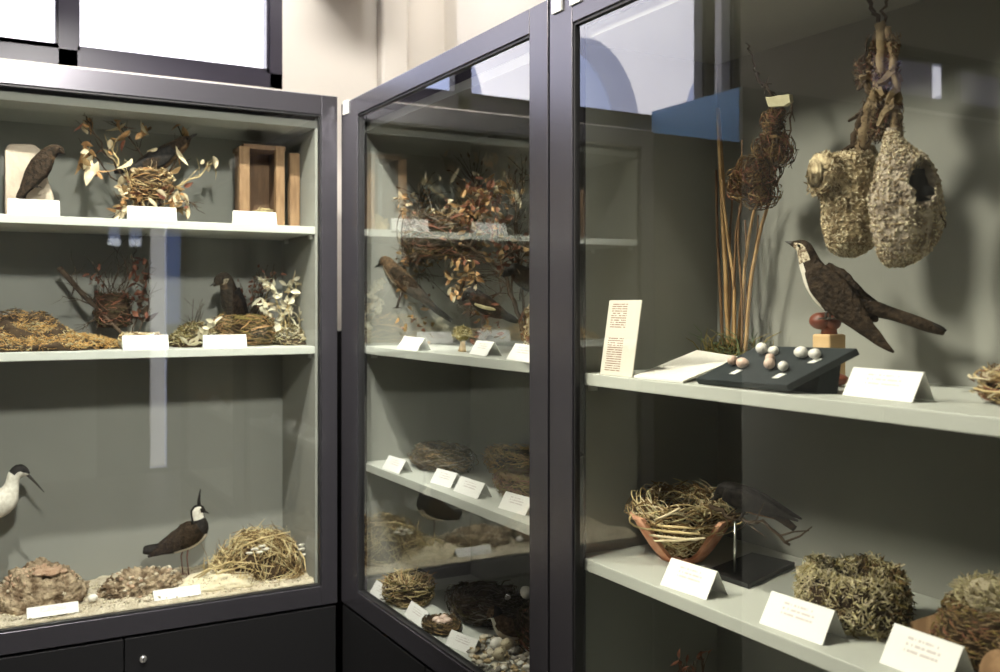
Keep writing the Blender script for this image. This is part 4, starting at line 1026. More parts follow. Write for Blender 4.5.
c = on_z(500,628,ZD)
b = Bird('stuffed_bird', 'small grey-brown wader standing behind the pebble bed', (500,622), Vector((1.03, XP(500,600,1.03).y, ZD+0.002)), -36)
b.flip = True; b.ref = (502, b.ground(502, b.at.z)); q = b.ref[1]-626
b.loft([(x,y+q,r) for x,y,r in ((487,598,1),(491,594,5),(495,592,7),(498,598,7),(504,606,10.5),(514,611,9),(524,614,4))], ['f_brown','f_white','f_black'], 'body', mfun=lambda t,a: 2 if 0.3<t<0.4 else (1 if 0.3<a<0.7 else 0), wide=0.8)
for sd in (-1,1): b.wing([(x,y+q,r) for x,y,r in ((498,600,4),(506,606,7),(518,612,4),(528,616,1))], 'f_brown', sd, 0.015, 0.3)
b.bill((489,597+q),(482,599+q),1.4,'bill'); b.eyes(492,593+q,1.1,0.008)
for sd in (-1,1): b.leg([(503,613+q),(502,620+q),(502,b.ref[1]-0.6)], sd*0.006, 0.0013)
egg((1.08, XP(526,605,1.08).y, ZD+0.118), 0.013, 'egg_w', 'white egg resting on the big dark mossy nest', d=(0.2,1,0.2))
# pebble bed with eggs
random.seed(90)
cen = on_z(505,655,ZD); px0 = Vector((1.01, cen.y-0.06, ZD))
protos = []
for k in range(6):
    b = MB(); b.ball((0,0,0), 0.0062, 0, 9, 6, sc=(1.25,0.9,0.62), amp=0.5, nf=6, seed=k*3.3)
    protos.append(b.build('pebble', ['peb_a','peb_b','peb_c','peb_a','egg_w','peb_b'][k])); 
first = set()
placed = 0
for i in range(330):
    a = rnd(0,6.28); q = math.sqrt(rnd(0,1)); x = 1.015+q*math.cos(a)*0.085; y = px0.y+q*math.sin(a)*0.15
    if x < 0.934 or y < 1.476: continue
    k = random.choice((0,0,3,2,2,1,1,5,5,4)); src = protos[k]
    if k in first: o = src.copy(); COL.objects.link(o)
    else: o = src; first.add(k)
    s = rnd(0.75,1.35); o.scale = (s,s,s); o.rotation_euler = (0,0,rnd(0,6.28))
    layer = 0.0040*s if placed % 3 else 0.0040*s+0.005
    o.location = (x, y, ZD+layer*0.98+ (0 if placed%3 else 0.001)); placed += 1
    o['label'] = 'rounded pebble of the pale pebble bed by the door post'; o['category'] = 'pebble'; o['group'] = 'pebbles of the shore nest'
for k,(x,y) in enumerate(((497,640),(507,641),(500,650))):
    p = on_z(x,y+6,ZD+0.018)
    egg(p+Vector((0,0,0.006)), 0.0125, 'egg_s' if k else 'egg_w', 'cream egg lying among the pebbles of the shore nest', 'eggs on the pebbles', d=(rnd(-1,1),rnd(-1,1),0.1))

# ================================================================== RIGHT CASE, shelf at 1.436
Z1 = 1.436
# leaning text card on the left side wall
A = on_x(600,378,0.932); B_ = on_x(632,380.5,0.934); top = on_x(642,300,0.946)
cd = MB(); u = (B_-A)
A2 = Vector((A.x,A.y,Z1+.0005)); B2 = Vector((B_.x,B_.y,Z1+.0005)); H = 0.128
up = top-B2
q = [A2,B2,B2+up,A2+up]; nn = (B2-A2).cross(up).normalized()
cd.prism(q, -nn*0.0015, 0); cd.uv[0] = [(0,0),(1,0),(1,1),(0,1)]
o = cd.build('text_card', ['card']); o['label'] = 'tall printed card with brown text leaning in the corner of the shelf'; o['category'] = 'text card'
# flat sheet
P4 = [on_x(634,380.5,0.930), on_x(683,385,0.930), on_x(741,357,1.125), on_x(697,350,1.125)]
for q in P4[:2]: q.z = Z1+0.0038
cd = MB(); cd.prism(P4, (0,0,-0.0032), 0); cd.uv[0] = [(0,0),(1,0),(1,1),(0,1)]
o = cd.build('text_sheet', ['sheet']); o['label'] = 'flat cream printed sheet lying beside the dark egg tray'; o['category'] = 'sheet'
# dark tray
T4 = [on_x(695,378.5,0.931), on_x(786,385,0.931)]
FL, FR = T4
BR = on_x(857,348,1.000)
# plane: back edge raised
BLv = FL+(BR-FR)
b = MB(); nn = (FR-FL).cross(BR-FR).normalized()
if nn.z < 0: nn = -nn
b.prism([FL,FR,BR,BLv], -nn*0.0105)
t = thing('egg_tray', 'dark slate-coloured slanting tray carrying small eggs', 'egg tray', ((FL.x+BR.x)/2,(FL.y+BR.y)/2,Z1))
bevel(b.build('tray_top', 'tray', t), 0.0015)
u1 = (FR-FL); v1 = (BR-FR)
a = FL+u1*0.62+v1*0.55; e = FL+u1*0.95+v1*0.80
b = MB(); w_ = FL+u1*0.3+v1*0.62; e = FL+u1*0.92+v1*0.88
bx = [Vector((p.x,p.y,Z1+.0005)) for p in (FL+u1*0.3+v1*0.55, FL+u1*0.92+v1*0.55, FL+u1*0.92+v1*0.85, FL+u1*0.3+v1*0.85)]
n0 = len(b.v)
tops = [p-nn*0.012 for p in (FL+u1*0.3+v1*0.55, FL+u1*0.92+v1*0.55, FL+u1*0.92+v1*0.85, FL+u1*0.3+v1*0.85)]
b.v += bx+tops
for f_ in ((3,2,1,0),(4,5,6,7),(0,1,5,4),(1,2,6,5),(2,3,7,6),(3,0,4,7)): b.face([n0+i for i in f_])
b.build('foot_block', 'tray', t)
def tray_pt(px, py):
    d = ray(px, py); n_ = nn; k = (FL-CAM).dot(n_)/d.dot(n_); return CAM+d*k
for i,(x,y) in enumerate(((736,372),(779,376),(815,361))):
    p = tray_pt(x,y); uu = u1.normalized()*0.0055; vv = v1.normalized()*0.006
    b = MB(); b.prism([p-uu-vv, p+uu-vv, p+uu+vv, p-uu+vv], nn*0.0006); b.build('number_tag', 'paper', t)
# eggs: (x, y bottom, r px)
for (x,y,r,m,lab) in ((764,352,5.6,'egg_w','largest white egg at the back of the tray, above the paired pink one'),(775,353,4.2,'egg_w','small white egg right of the largest one at the back of the tray'),
        (803,356,5.6,'egg_w','white egg at the back right of the tray, left one of its pair'),(816.5,357,5.0,'egg_w','white egg at the tray edge nearest the wooden block'),
        (735,363,4.6,'egg_p','brownish egg half behind the pink egg at the tray\'s left'),(745,366,5.0,'egg_p','pink egg at the left of the tray'),
        (772,361,4.6,'egg_p','pale pink egg in the middle of the tray, the rear one'),(771.5,367,5.4,'egg_p','pale pink egg in the middle of the tray, in front of its twin'),(785.5,369,4.8,'egg_w','white egg standing alone right of the middle pair')):
    p = tray_pt(x,y+1); D = (p-CAM).dot(Vector((SN,CS,0))); rr = r*D/F*1.05
    egg(p+nn*rr, rr, m, lab, 'eggs on the slate tray', d=(rnd(-0.6,0.6)+0.5,rnd(-1,1),0))
# wooden block with knob carrying the cuckoo
c = Vector((1.13, on_x(829,330,1.13).y, Z1+.0005)); topz = on_x(829,334,1.13).z
t = thing('perch_stand', 'light wood block with a red-brown knob under the long-tailed bird', 'bird stand', c)
b = MB(); b.box(c+Vector((-0.017,-0.017,0)), Vector((c.x+0.017,c.y+0.017,topz))); bevel(b.build('block','wood_l',t),0.003)
b = MB(); zk = on_x(829,320,1.13).z
b.tube([Vector((c.x,c.y,topz-0.002)), Vector((c.x,c.y,zk))],[0.012,0.010],10)
kc = on_x(820,321,1.12)
b.ball(kc, 0.014, 0, 14, 10, sc=(1,1.2,0.9)); b.ball(on_x(833,322,1.13),0.012,0,12,8); b.ball(on_x(826,318,1.13),0.011,0,12,8,sc=(1,1.6,0.8))
b.build('knob','knob',t)
# small red-brown foot of the stand behind the tray
b = MB(); b.ball(Vector((1.08, on_x(833,385,1.08).y, Z1+0.010)), 0.016, 0, 14, 8, sc=(1.1,1.5,0.6)); o = b.build('round_foot','knob',None); o['label']='red-brown rounded wooden foot peeking out behind the slate tray'; o['category']='wooden foot'
# cuckoo
b = Bird('stuffed_bird', 'dark long-tailed bird with speckled throat leaning forward on its stand', (830,300), on_x(830,300,1.11), -68)
b.flip = True
b.loft([(790,243.5,1.6),(796,244.5,4.5),(803,247.5,8),(807,255,9.5),(811,266,11.5),(819,279,16),(831,292,18.5),(845,303,17),(858,311,12),(870,317,6),(878,320,2)], ['f_dark','f_speck','f_white'], 'body',
  mfun=lambda t,a: (1 if (t<0.36 and 0.17<a<0.83 and t>0.08) else (2 if (0.33<a<0.67 and 0.36<=t<0.62) else 0)), wide=0.72, seg=36)
b.wing([(817,268,9),(830,284,17),(848,304,16),(868,326,9),(884,342,5),(896,352,1.2)], 'f_dark', -1, 0.022, 0.22)
b.wing([(817,268,9),(830,282,16),(850,298,13),(874,310,7),(896,320,2)], 'f_dark', 1, 0.022, 0.22)
b.loft([(845,298,9),(862,304,8),(884,311,6.5),(908,319,6),(930,327,5.5),(944,333,2.5)], 'f_dark', 'tail', wide=1.1, seg=16)
b.loft([(896,312,3),(915,319,3),(938,327,2.5),(946,331,1)], 'f_black', 'tail_feather', wide=1.6, seg=10)
b.bill((793,244),(785,241.5),2.4); b.eyes(801,246,1.6,0.0085)
for sd in (-1,1): b.leg([(832,308),(828,314),(828,319)], sd*0.008, 0.0022, 'legd', tl=8)
# reed stalks with moss base
random.seed(100)
cb = Vector((1.185, on_x(733,346,1.185).y, Z1+.0005))
t = thing('reed_specimen', 'bundle of tall dry reed stalks rising from a mossy base', 'reeds', cb)
b = MB()
for (pts, r, mi) in (([(729,345),(726,280),(722,200),(718,108)],0.0042,0),([(724,345),(720,290),(717,220),(716,170)],0.0030,1),([(734,345),(734,290),(727,230),(722,180)],0.0032,0),
        ([(738,345),(744,280),(750,230),(760,190)],0.0034,0),([(744,345),(750,290),(762,225),(772,196)],0.0036,0),([(731,345),(735,250),(741,200),(742,140)],0.0022,1),([(741,345),(742,300),(738,240),(740,205)],0.0024,1),
        ([(727,345),(730,300),(730,240),(733,190)],0.0024,1),([(737,345),(740,310),(746,260),(745,220)],0.0026,1),([(748,345),(746,300),(755,250),(758,215)],0.002,1)):
    dx = rnd(-0.012,0.02)
    P_ = [on_x(x,y,1.18+dx) for x,y in pts]; P_[0].z = Z1+0.004
    grow(b, P_, r, r*0.7, mi, 8, jit=0.0008)
b.tube([on_x(724,260,1.18), on_x(722,180,1.18), on_x(718,108,1.18)], [0.003,0.0052,0.0035], 8, 0)
b.build('stalks', ['reed','reed_d'], t)
b = MB()
tuft_blob(b, cb, 0.035, 0.070, 0.052, 1400, 0.020, 0.0010, (0,0,1,2), seed=101); dome(b, cb, 0.030, 0.062, 0.040, 0, seed=9)
for i in range(60):
    p = cb+Vector((rnd(-0.03,0.03), rnd(-0.07,0.08), 0.02)); d = Vector((rnd(-.5,.5), rnd(-.7,.7), 1)).normalized(); L = rnd(0.03,0.075)
    e = Vector((rnd(-1,1),rnd(-1,1),-0.6))*L*0.5
    b.tube([p, p+d*L*0.6, p+d*L+e*0.6], [0.0012,0.001,0.0005], 4, random.choice((2,3,3)), cap=False)
b.build('moss_base', ['moss_d','moss','leaf_g','moss'], t)
# hanging brown nest in the reeds
random.seed(102)
ct = on_x(775,100,1.13)
t = thing('hanging_nest', 'straggly brown grass nest hanging high beside the reeds, with a cork tag', 'nest', on_x(770,150,1.13))
b = MB(); cA = on_x(772,130,1.13); cB = on_x(757,172,1.12)
for cc, rr, hh, nn_ in ((cA,0.017,0.030,260),(on_x(774,150,1.13),0.030,0.026,460),(cB,0.034,0.026,520),(on_x(742,184,1.12),0.024,0.026,300),(on_x(760,192,1.13),0.028,0.026,300),(on_x(776,118,1.13),0.012,0.022,120)):
    b.ball(cc, 1.0, 0, 14, 10, sc=(rr*0.45,rr*0.45,hh*0.45), amp=0.5, seed=cc.x*9)
    for i in range(nn_):
        d = Vector((rnd(-1,1),rnd(-1,1),rnd(-1,1))).normalized(); p = cc+Vector((d.x*rr,d.y*rr,d.z*hh))*rnd(0.4,1.15)
        e = d.cross(Vector((rnd(-1,1),rnd(-1,1),rnd(-1,1)))).normalized(); L = rnd(0.004,0.016)
        b.tube([p-e*L, p+d*0.003, p+e*L], [0.0005,0.0010,0.0005], 3, random.choice((0,0,1,2,2)), cap=False)
b.build('nest', ['straw_d','leaf_r','twig'], t)
b = MB(); top = on_x(767,85,1.13)
grow(b, [on_x(757,75,1.13), on_x(763,84,1.13), on_x(770,92,1.13), on_x(774,112,1.13), on_x(770,150,1.12)], 0.003, 0.0016, 0, 6, side=8, sl=0.03)
grow(b, [on_x(788,96,1.14), on_x(790,120,1.14), on_x(782,160,1.14)], 0.002, 0.0012, 0, 6, side=8, sl=0.03)
grow(b, [on_x(757,75,1.13), on_x(752,55,1.15), on_x(745,38,1.17)], 0.002, 0.0012, 0, 6)
b.build('twig', ['twig'], t)
b = MB(); b.prism([on_x(765,97,1.095), on_x(789,94,1.095), on_x(790,102,1.095), on_x(784,106,1.095), on_x(768,107,1.095)], (0.008,0,0)); bevel(b.build('cork_tag', 'cork', t), 0.001)
# pouch nests
def pouch(name, label, prof, mats, hole=None, spout=None, seed=0, depth=0.9, X=1.10):
    """prof: list of (px centre x, px y, px half width) top to bottom"""
    random.seed(seed)
    S = catmull([list(p) for p in prof], 36); b = MB(); rg = []
    D = (on_x(prof[3][0], prof[3][1], X)-CAM).dot(Vector((SN,CS,0))); k = D/F
    side = Vector((CS,-SN,0)); bk = Vector((SN,CS,0))
    n = 36
    for i, p in enumerate(S):
        c_ = on_x(p[0], p[1], X); c_ = on_x(prof[3][0], p[1], X)+side*((p[0]-prof[3][0])*k)
        c_.z = CH+(CY-p[1])*k
        ring = []
        for j in range(n):
            a = 2*math.pi*j/n; w = max(p[2]*k, 0.0008)
            kk = 1+0.07*noise.noise(Vector((math.cos(a)*3+seed, math.sin(a)*3, i*0.25)))+0.05*noise.noise(Vector((math.cos(a)*8+seed, math.sin(a)*8, i*0.7)))
            ring.append(c_+side*math.cos(a)*w*kk+bk*math.sin(a)*w*depth*kk)
        rg.append(ring)
    if hole:
        hc = on_x(prof[3][0], hole[1], X)+side*((hole[0]-prof[3][0])*k); hc.z = CH+(CY-hole[1])*k
        for ring in rg:
            for v in ring:
                dx = (v-hc).dot(side)/(hole[2]*k); dz = (v.z-hc.z)/(hole[3]*k); r2 = dx*dx+dz*dz
                if (v-hc).dot(bk) < 0.2*hole[2]*k:
                    if r2 < 1: v += bk*(hole[4]*k*(1-r2)**0.35)
                    elif r2 < 2.2: v -= bk*(5*k*(1-(r2-1)/1.2)*0.9)
    def mf(t, a): return 0
    b.rings(rg, 0)
    if hole:   # shade inside the entrance put in as black
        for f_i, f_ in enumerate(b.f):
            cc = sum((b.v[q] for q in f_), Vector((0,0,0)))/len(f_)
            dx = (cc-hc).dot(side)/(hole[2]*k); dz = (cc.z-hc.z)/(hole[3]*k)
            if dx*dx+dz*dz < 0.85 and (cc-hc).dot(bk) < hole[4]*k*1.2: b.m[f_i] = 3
    # short felted tufts over the wall
    for i in range(4200):
        r_i = random.randrange(2, len(rg)-2); j = random.randrange(n); p = rg[r_i][j]
        if hole:
            dx = (p-hc).dot(side)/(hole[2]*k); dz = (p.z-hc.z)/(hole[3]*k)
            if dx*dx+dz*dz < 1.0 and (p-hc).dot(bk) < hole[4]*k: continue
        cen_ = sum(rg[r_i], Vector((0,0,0)))/n; nr = (p-cen_).normalized()
        e = nr.cross(Vector((rnd(-1,1),rnd(-1,1),rnd(-1,1)))).normalized(); L = rnd(0.0012,0.0045)
        p2 = rg[r_i+1][j].lerp(rg[r_i][(j+1)%n], rnd(0,1)); q = p.lerp(p2, rnd(0,1))+nr*rnd(-0.0006,0.0008)
        b.tube([q-e*L-nr*0.0006, q+nr*rnd(0.0002,0.0014), q+e*L-nr*0.0006], [0.0005,rnd(0.0008,0.0014),0.0005], 4, random.choice((0,0,1,1,2,2)), cap=False)
    if spout:
        A_ = on_x(prof[3][0], spout[0][1], X)+side*((spout[0][0]-prof[3][0])*k); A_.z = CH+(CY-spout[0][1])*k
        B2_ = on_x(prof[3][0], spout[1][1], X)+side*((spout[1][0]-prof[3][0])*k)-bk*0.012; B2_.z = CH+(CY-spout[1][1])*k
        mid = (A_+B2_)/2+Vector((0,0,0.004))
        nb = len(b.v); b.tube([A_, mid, B2_, B2_+(B2_-mid)*0.15, B2_-(B2_-mid)*0.1], [spout[2]*k, spout[3]*k, spout[4]*k*1.05, spout[4]*k*0.8, spout[4]*k*0.6], 22, 0)
        for i in range(500):
            f = rnd(0,1); c_ = A_.lerp(B2_, f); d = Vector((rnd(-1,1),rnd(-1,1),rnd(-1,1))).normalized(); ax = (B2_-A_).normalized(); d = (d-ax*d.dot(ax)).normalized()
            p = c_+d*(spout[3]*k); e = Vector((rnd(-1,1),rnd(-1,1),rnd(-1,1))).normalized(); L = rnd(0.002,0.008)
            b.tube([p-e*L, p, p+e*L], [0.0006,0.0014,0.0005], 3, random.choice((0,1,2)), cap=False)
    t = thing(name, label, 'nest', on_x(prof[3][0], prof[3][1], X))
    b.build('pouch', mats, t)
    return t, rg[0][0], k
t1, _, k1 = pouch('pouch_nest', 'shaggy beige hanging pouch nest with a short spout, beside the holed one', [(868,146,5),(862,150,12),(852,157,24),(850,168,29),(851,182,31),(852,200,30.5),(853,220,29),(852,236,26),(850,248,20),(849,254,10),(849,256,2)], ['felt','down','down_b','black'], spout=((850,180),(814,174),25,21,18), seed=5, X=1.10)
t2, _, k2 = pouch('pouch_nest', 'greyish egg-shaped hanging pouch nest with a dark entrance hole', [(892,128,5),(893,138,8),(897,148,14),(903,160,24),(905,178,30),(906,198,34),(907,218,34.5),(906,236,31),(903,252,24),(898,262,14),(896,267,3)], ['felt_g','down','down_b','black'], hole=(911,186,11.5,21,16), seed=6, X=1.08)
# twisted stems they hang from
random.seed(110)
b = MB()
def XY(x, y, d=1.10): return on_x(x, y, d)
grow(b, [XY(862,-10), XY(868,5), XY(877,18), XY(880,28)], 0.003, 0.003, 0, 6)
grow(b, [XY(890,-10), XY(886,6), XY(882,22), XY(880,30)], 0.0022, 0.0022, 0, 6)
grow(b, [XY(879,22), XY(882,50), XY(880,75), XY(873,100), XY(866,125), XY(860,150)], 0.007, 0.009, 1, 10, side=6, sl=0.03, jit=0.003)
grow(b, [XY(889,25), XY(892,55), XY(896,85), XY(896,110), XY(896,140)], 0.004, 0.008, 1, 10, side=6, sl=0.03, jit=0.003)
grow(b, [XY(876,30), XY(874,60), XY(866,78), XY(872,100), XY(857,130), XY(854,150)], 0.004, 0.005, 0, 8, side=7, sl=0.03, jit=0.003)
grow(b, [XY(868,36), XY(863,60), XY(862,80), XY(870,88)], 0.0015, 0.0012, 0, 5)
for (cxp, cyp, rx_, rz_, nn_) in ((862,72,7,16,200),(876,60,7,22,260),(893,55,6,24,220),(885,122,14,22,420),(870,120,8,25,260),(896,120,6,22,220),(880,90,9,22,260),(862,140,6,16,120)):
    c_ = XY(cxp, cyp)
    for i in range(nn_):
        d = Vector((rnd(-1,1)*rx_*k1, rnd(-1,1)*rx_*k1, rnd(-1,1)*rz_*k1)); p = c_+d*0.8; e = Vector((rnd(-1,1),rnd(-1,1),rnd(-1.8,1.8))).normalized(); L = rnd(0.002,0.008)
        b.tube([p-e*L, p+Vector((0.001,0,0)), p+e*L], [0.0004,0.0009,0.0004], 3, random.choice((0,0,1,1,2)), cap=False)
grow(b, [XY(934,190,1.09), XY(940,210,1.10), XY(945,228,1.10)], 0.0015, 0.001, 0, 5)
o = b.build('hanging_branch', ['twig','down_b','leaf_r','down']); o['label'] = 'twisted brown plant stem from which the two pouch nests hang'; o['category'] = 'stem'
# small nest at the right edge of the shelf
c = on_z(1003,404,Z1); random.seed(120)
o = cup_nest(Vector((c.x+0.03,c.y-0.02,Z1+.0005)), 0.055, 0.060, 0.035, ['straw_d','leaf_r','straw','down'], 520, 0.0012, seed=121, label='small reddish-brown nest at the right end behind the big label', loose=0.4)

# ================================================================== RIGHT CASE, shelf at 1.127
Z2 = 1.127
# clay pot nest
c = on_z(688,563,Z2); c = Vector((c.x+0.02, c.y, Z2+.0005))
kx = 1.5/F
t = thing('clay_pot_nest', 'broken red clay pot filled with a straw nest', 'nest in a pot', c)
bp = on_z(668,572,Z2)
random.seed(130)
cc = Vector((1.065, on_x(682,540,1.065).y, Z2+.0005))
# pot wall: ring with broken rim (front low, sides high)
b = MB(); n = 48; rg_o = []; rg_i = []
prof = [(0.034,0.0),(0.040,0.014),(0.052,0.032),(0.066,0.052),(0.078,0.068)]
def rimcut(a):   # how high the wall still stands at angle a: broken away towards the visitor
    f = math.cos(a-R(229.5))
    return 0.14+0.92*max(0.0, min(1.0, (0.86-f)/0.20))+0.12*noise.noise(Vector((math.cos(a)*4, math.sin(a)*4, 2)))
base = len(b.v)
for i,(r_, z_) in enumerate(prof):
    for j in range(n):
        a = 2*math.pi*j/n; c_ = rimcut(a); zz = z_*min(1,c_ if i == len(prof)-1 else 1); 
        s_ = min(1.0, c_); rr = 0.036+(0.086-0.036)*(i/4*s_)**0.85; zz = 0.074*(i/4*s_)
        b.v.append(cc+Vector((rr*math.cos(a), rr*math.sin(a), zz)))
for i,(r_, z_) in enumerate(prof):
    for j in range(n):
        a = 2*math.pi*j/n; s_ = min(1.0, rimcut(a)); rr = 0.036+(0.086-0.036)*(i/4*s_)**0.85-0.009; zz = max(0.006, 0.074*(i/4*s_))
        b.v.append(cc+Vector((rr*math.cos(a), rr*math.sin(a), zz)))
m5 = len(prof)
for i in range(m5-1):
    for j in range(n):
        j2 = (j+1)%n
        b.face([base+i*n+j, base+i*n+j2, base+(i+1)*n+j2, base+(i+1)*n+j], 0, True)
        o2 = base+m5*n
        b.face([o2+i*n+j2, o2+i*n+j, o2+(i+1)*n+j, o2+(i+1)*n+j2], 0, True)
for j in range(n):
    j2 = (j+1)%n; b.face([base+(m5-1)*n+j, base+(m5-1)*n+j2, base+m5*n+(m5-1)*n+j2, base+m5*n+(m5-1)*n+j], 0)
b.face([base+j for j in reversed(range(n))]); b.face([base+m5*n+j for j in range(n)])
t.location = cc
b.build('clay_pot', 'terra', t)
b = MB()
def potr(z): return 0.036+0.050*(max(0.0,min(z,0.074))/0.074)**0.85-0.010
rg = []
for z_ in (0.008,0.02,0.04,0.06): rg.append([cc+Vector((0.86*potr(z_)*math.cos(2*math.pi*j/30), 0.86*potr(z_)*math.sin(2*math.pi*j/30), z_)) for j in range(30)])
for pr,ph in ((0.060,0.080),(0.042,0.076),(0.024,0.056),(0.002,0.050)): rg.append([cc+Vector((pr*math.cos(2*math.pi*j/30), pr*math.sin(2*math.pi*j/30), ph)) for j in range(30)])
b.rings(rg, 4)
for i in range(900):   # curled blades wound in the pot and looping over its rim
    a = rnd(0,6.28); L = rnd(0.25,1.3); z = rnd(0.012,0.100); sl_ = rnd(-0.02,0.02)
    if z > 0.066: base_r = rnd(0.035,0.084) if z < 0.085 else rnd(0.045,0.075)
    else: base_r = potr(z)*rnd(0.88,1.0)
    pts = []; bow = rnd(-0.010,0.012)
    for s_ in range(7):
        f = s_/6; q = a+L*f; zz = z+sl_*(f-0.5)+0.006*math.sin(f*6+i)
        rr = base_r+bow*math.sin(f*3.14)
        if zz < 0.068: rr = min(rr, potr(zz)*1.0)
        back = 1.0+0.012/0.08*math.cos(q-R(60))*(zz > 0.07)
        pts.append(cc+Vector((rr*back*math.cos(q), rr*back*math.sin(q), max(zz,0.008)+(0.012*math.cos(q-R(60)) if zz > 0.07 else 0))))
    w_ = rnd(0.0006,0.0016); b.tube(pts, [w_*0.6]+[w_]*5+[w_*0.5], 4, random.choice((0,1,2,2,2,3)), cap=False)
cr = Vector((CS,-SN,0)); fw = Vector((SN,CS,0))
for i in range(46):    # loops and curls standing on the side towards the visitor
    cx_ = rnd(-0.062,0.060); r_ = rnd(0.008,0.024); o_ = cc-fw*rnd(0.045,0.062)*math.sqrt(max(0.1,1-(cx_/0.08)**2))+cr*cx_+Vector((0,0,rnd(0.062,0.092)))
    a0 = rnd(0,6.28); sp_ = rnd(2.0,5.0); tl = rnd(-0.5,0.5); st = rnd(1.0,2.2)
    pts = [o_+cr*(r_*st*math.cos(a0+sp_*k/8))+Vector((0,0,1))*(r_*0.75*math.sin(a0+sp_*k/8))+fw*(r_*tl*math.cos(a0+sp_*k/8)-0.001*k) for k in range(9)]
    w_ = rnd(0.0009,0.0018); b.tube(pts, [w_*0.6]+[w_]*7+[w_*0.5], 5, random.choice((0,0,3,1,2)), cap=False)
for (x0_,y0_,x1_,y1_) in ((646,524,692,528),(648,529,700,534),(650,535,698,540),(655,541,705,538),(655,520,680,508)):
    A_ = on_x(x0_,y0_,0.995); B2_ = on_x(x1_,y1_,0.992); mid = (A_+B2_)/2-fw*0.006
    b.tube([A_+fw*0.02, A_, mid, B2_, B2_+fw*0.02], [0.0008,0.0018,0.0024,0.0018,0.0008], 5, random.choice((0,3)), cap=False)
b.build('straw_nest', ['straw','moss_p','straw_d','leaf_p','hollow'], t)
# stand with rod and dark bird
cs_ = on_x(737,572,1.09); cs_.z = Z2+.0005
t = thing('bird_stand', 'black base plate with a thin rod beside the clay pot nest', 'bird stand', cs_)
b = MB()
PL = [on_z(x,y,Z2+0.008) for x,y in ((705,570),(748,584),(795,562),(752,552))]
b.prism(PL, (0,0,-0.0074)); bevel(b.build('base_plate','black',t),0.001)
rb = on_z(735,572,Z2+0.008); 
b = MB().tube([rb, Vector((rb.x,rb.y,on_x(735,520,rb.x).z))], 0.0018, 8); b.build('rod','steel',t)
b = MB(); grow(b, [on_x(712,505,rb.x), on_x(735,519,rb.x), on_x(762,522,rb.x), on_x(790,545,rb.x+0.02)], 0.004, 0.002, 0, 7, side=9, sl=0.05)
b.build('perch_twig','twig',t)
b = Bird('stuffed_bird', 'dark bird with reddish underside perched on the rod over the clay pot', (745,505), on_x(745,505,rb.x), -64)
b.flip = True
b.loft([(714,500,1),(719,494,5),(725,490,8.5),(733,492,10.5),(744,498,12.5),(757,504,11.5),(770,511,7.5),(782,518,3.5)], ['f_black','f_rust'], 'body', mfun=lambda t,a: 1 if (0.40<a<0.60 and t>0.4) else 0, wide=0.8)
for sd in (-1,1): b.wing([(728,492,6),(744,498,10),(764,505,8),(784,513,3.5),(800,520,1)], 'f_black', sd, 0.019, 0.25)
b.loft([(770,512,4),(782,519,4),(795,529,3)], 'f_dark', 'tail', wide=1.2, seg=8)
b.bill((716,498),(709,500),1.8); b.eyes(720,493,1.3,0.009)
for sd in (-1,1): b.leg([(745,510),(742,516),(740,520)], sd*0.006, 0.0014, 'legd', tl=5)
# pale mossy cup nest
c = on_x(854,612,1.07); c = Vector((1.045, on_x(853,615,1.045).y, Z2+.0005))
b = MB(); random.seed(141)
prof_ = [(0.02,0.0),(0.60,0.0),(0.90,0.12),(1.0,0.42),(0.97,0.74),(0.86,0.95),(0.72,1.0),(0.58,0.86),(0.44,0.66),(0.2,0.55),(0.02,0.54)]
rg = []; n = 60
for (pr,ph) in prof_:
    ring = []
    for j in range(n):
        q = 2*math.pi*j/n; k = 1+0.14*noise.noise(Vector((math.cos(q)*2+4, math.sin(q)*2, ph*2))); 
        if pr < 0.1: k = 1
        ring.append(c+Vector((pr*0.060*k*math.cos(q), pr*0.074*k*math.sin(q), ph*0.070*(1+0.14*noise.noise(Vector((math.cos(q)*1.5, math.sin(q)*1.5, 9)))))))
    rg.append(ring)
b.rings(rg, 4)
for i in range(4200):
    i0 = random.randrange(1, 8); j = random.randrange(n); f1, f2 = rnd(0,1), rnd(0,1)
    p = rg[i0][j].lerp(rg[i0+1][j], f1).lerp(rg[i0][(j+1)%n].lerp(rg[i0+1][(j+1)%n], f1), f2)
    o_ = (p-c-Vector((0,0,0.035))).normalized(); p = p+o_*rnd(-0.002,0.006); L = rnd(0.003,0.010)
    e = Vector((rnd(-1,1),rnd(-1,1),rnd(-1,1))).normalized(); g = Vector((rnd(-1,1),rnd(-1,1),rnd(-1,1)))*L*0.7
    pts = [p-e*L, p+g*0.6, p+e*L*0.6+g, p+e*L+g*0.2]
    for q in pts: q.z = max(q.z, Z2+0.002)
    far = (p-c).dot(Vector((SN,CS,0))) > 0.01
    dark = noise.noise(p*45) > (0.30 if (p-c).dot(Vector((CS,-SN,0))) < 0.025 else -0.1)  # more dark strands on the right: the shaded side set by colour
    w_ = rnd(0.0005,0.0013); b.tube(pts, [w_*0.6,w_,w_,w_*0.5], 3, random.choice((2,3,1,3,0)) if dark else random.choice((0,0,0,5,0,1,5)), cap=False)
o = b.build('mossy_nest', ['moss_p','moss','moss_d','straw_d','hollow','down']); o['label'] = 'pale green-yellow mossy cup nest on the lower shelf of the near case'; o['category'] = 'nest'
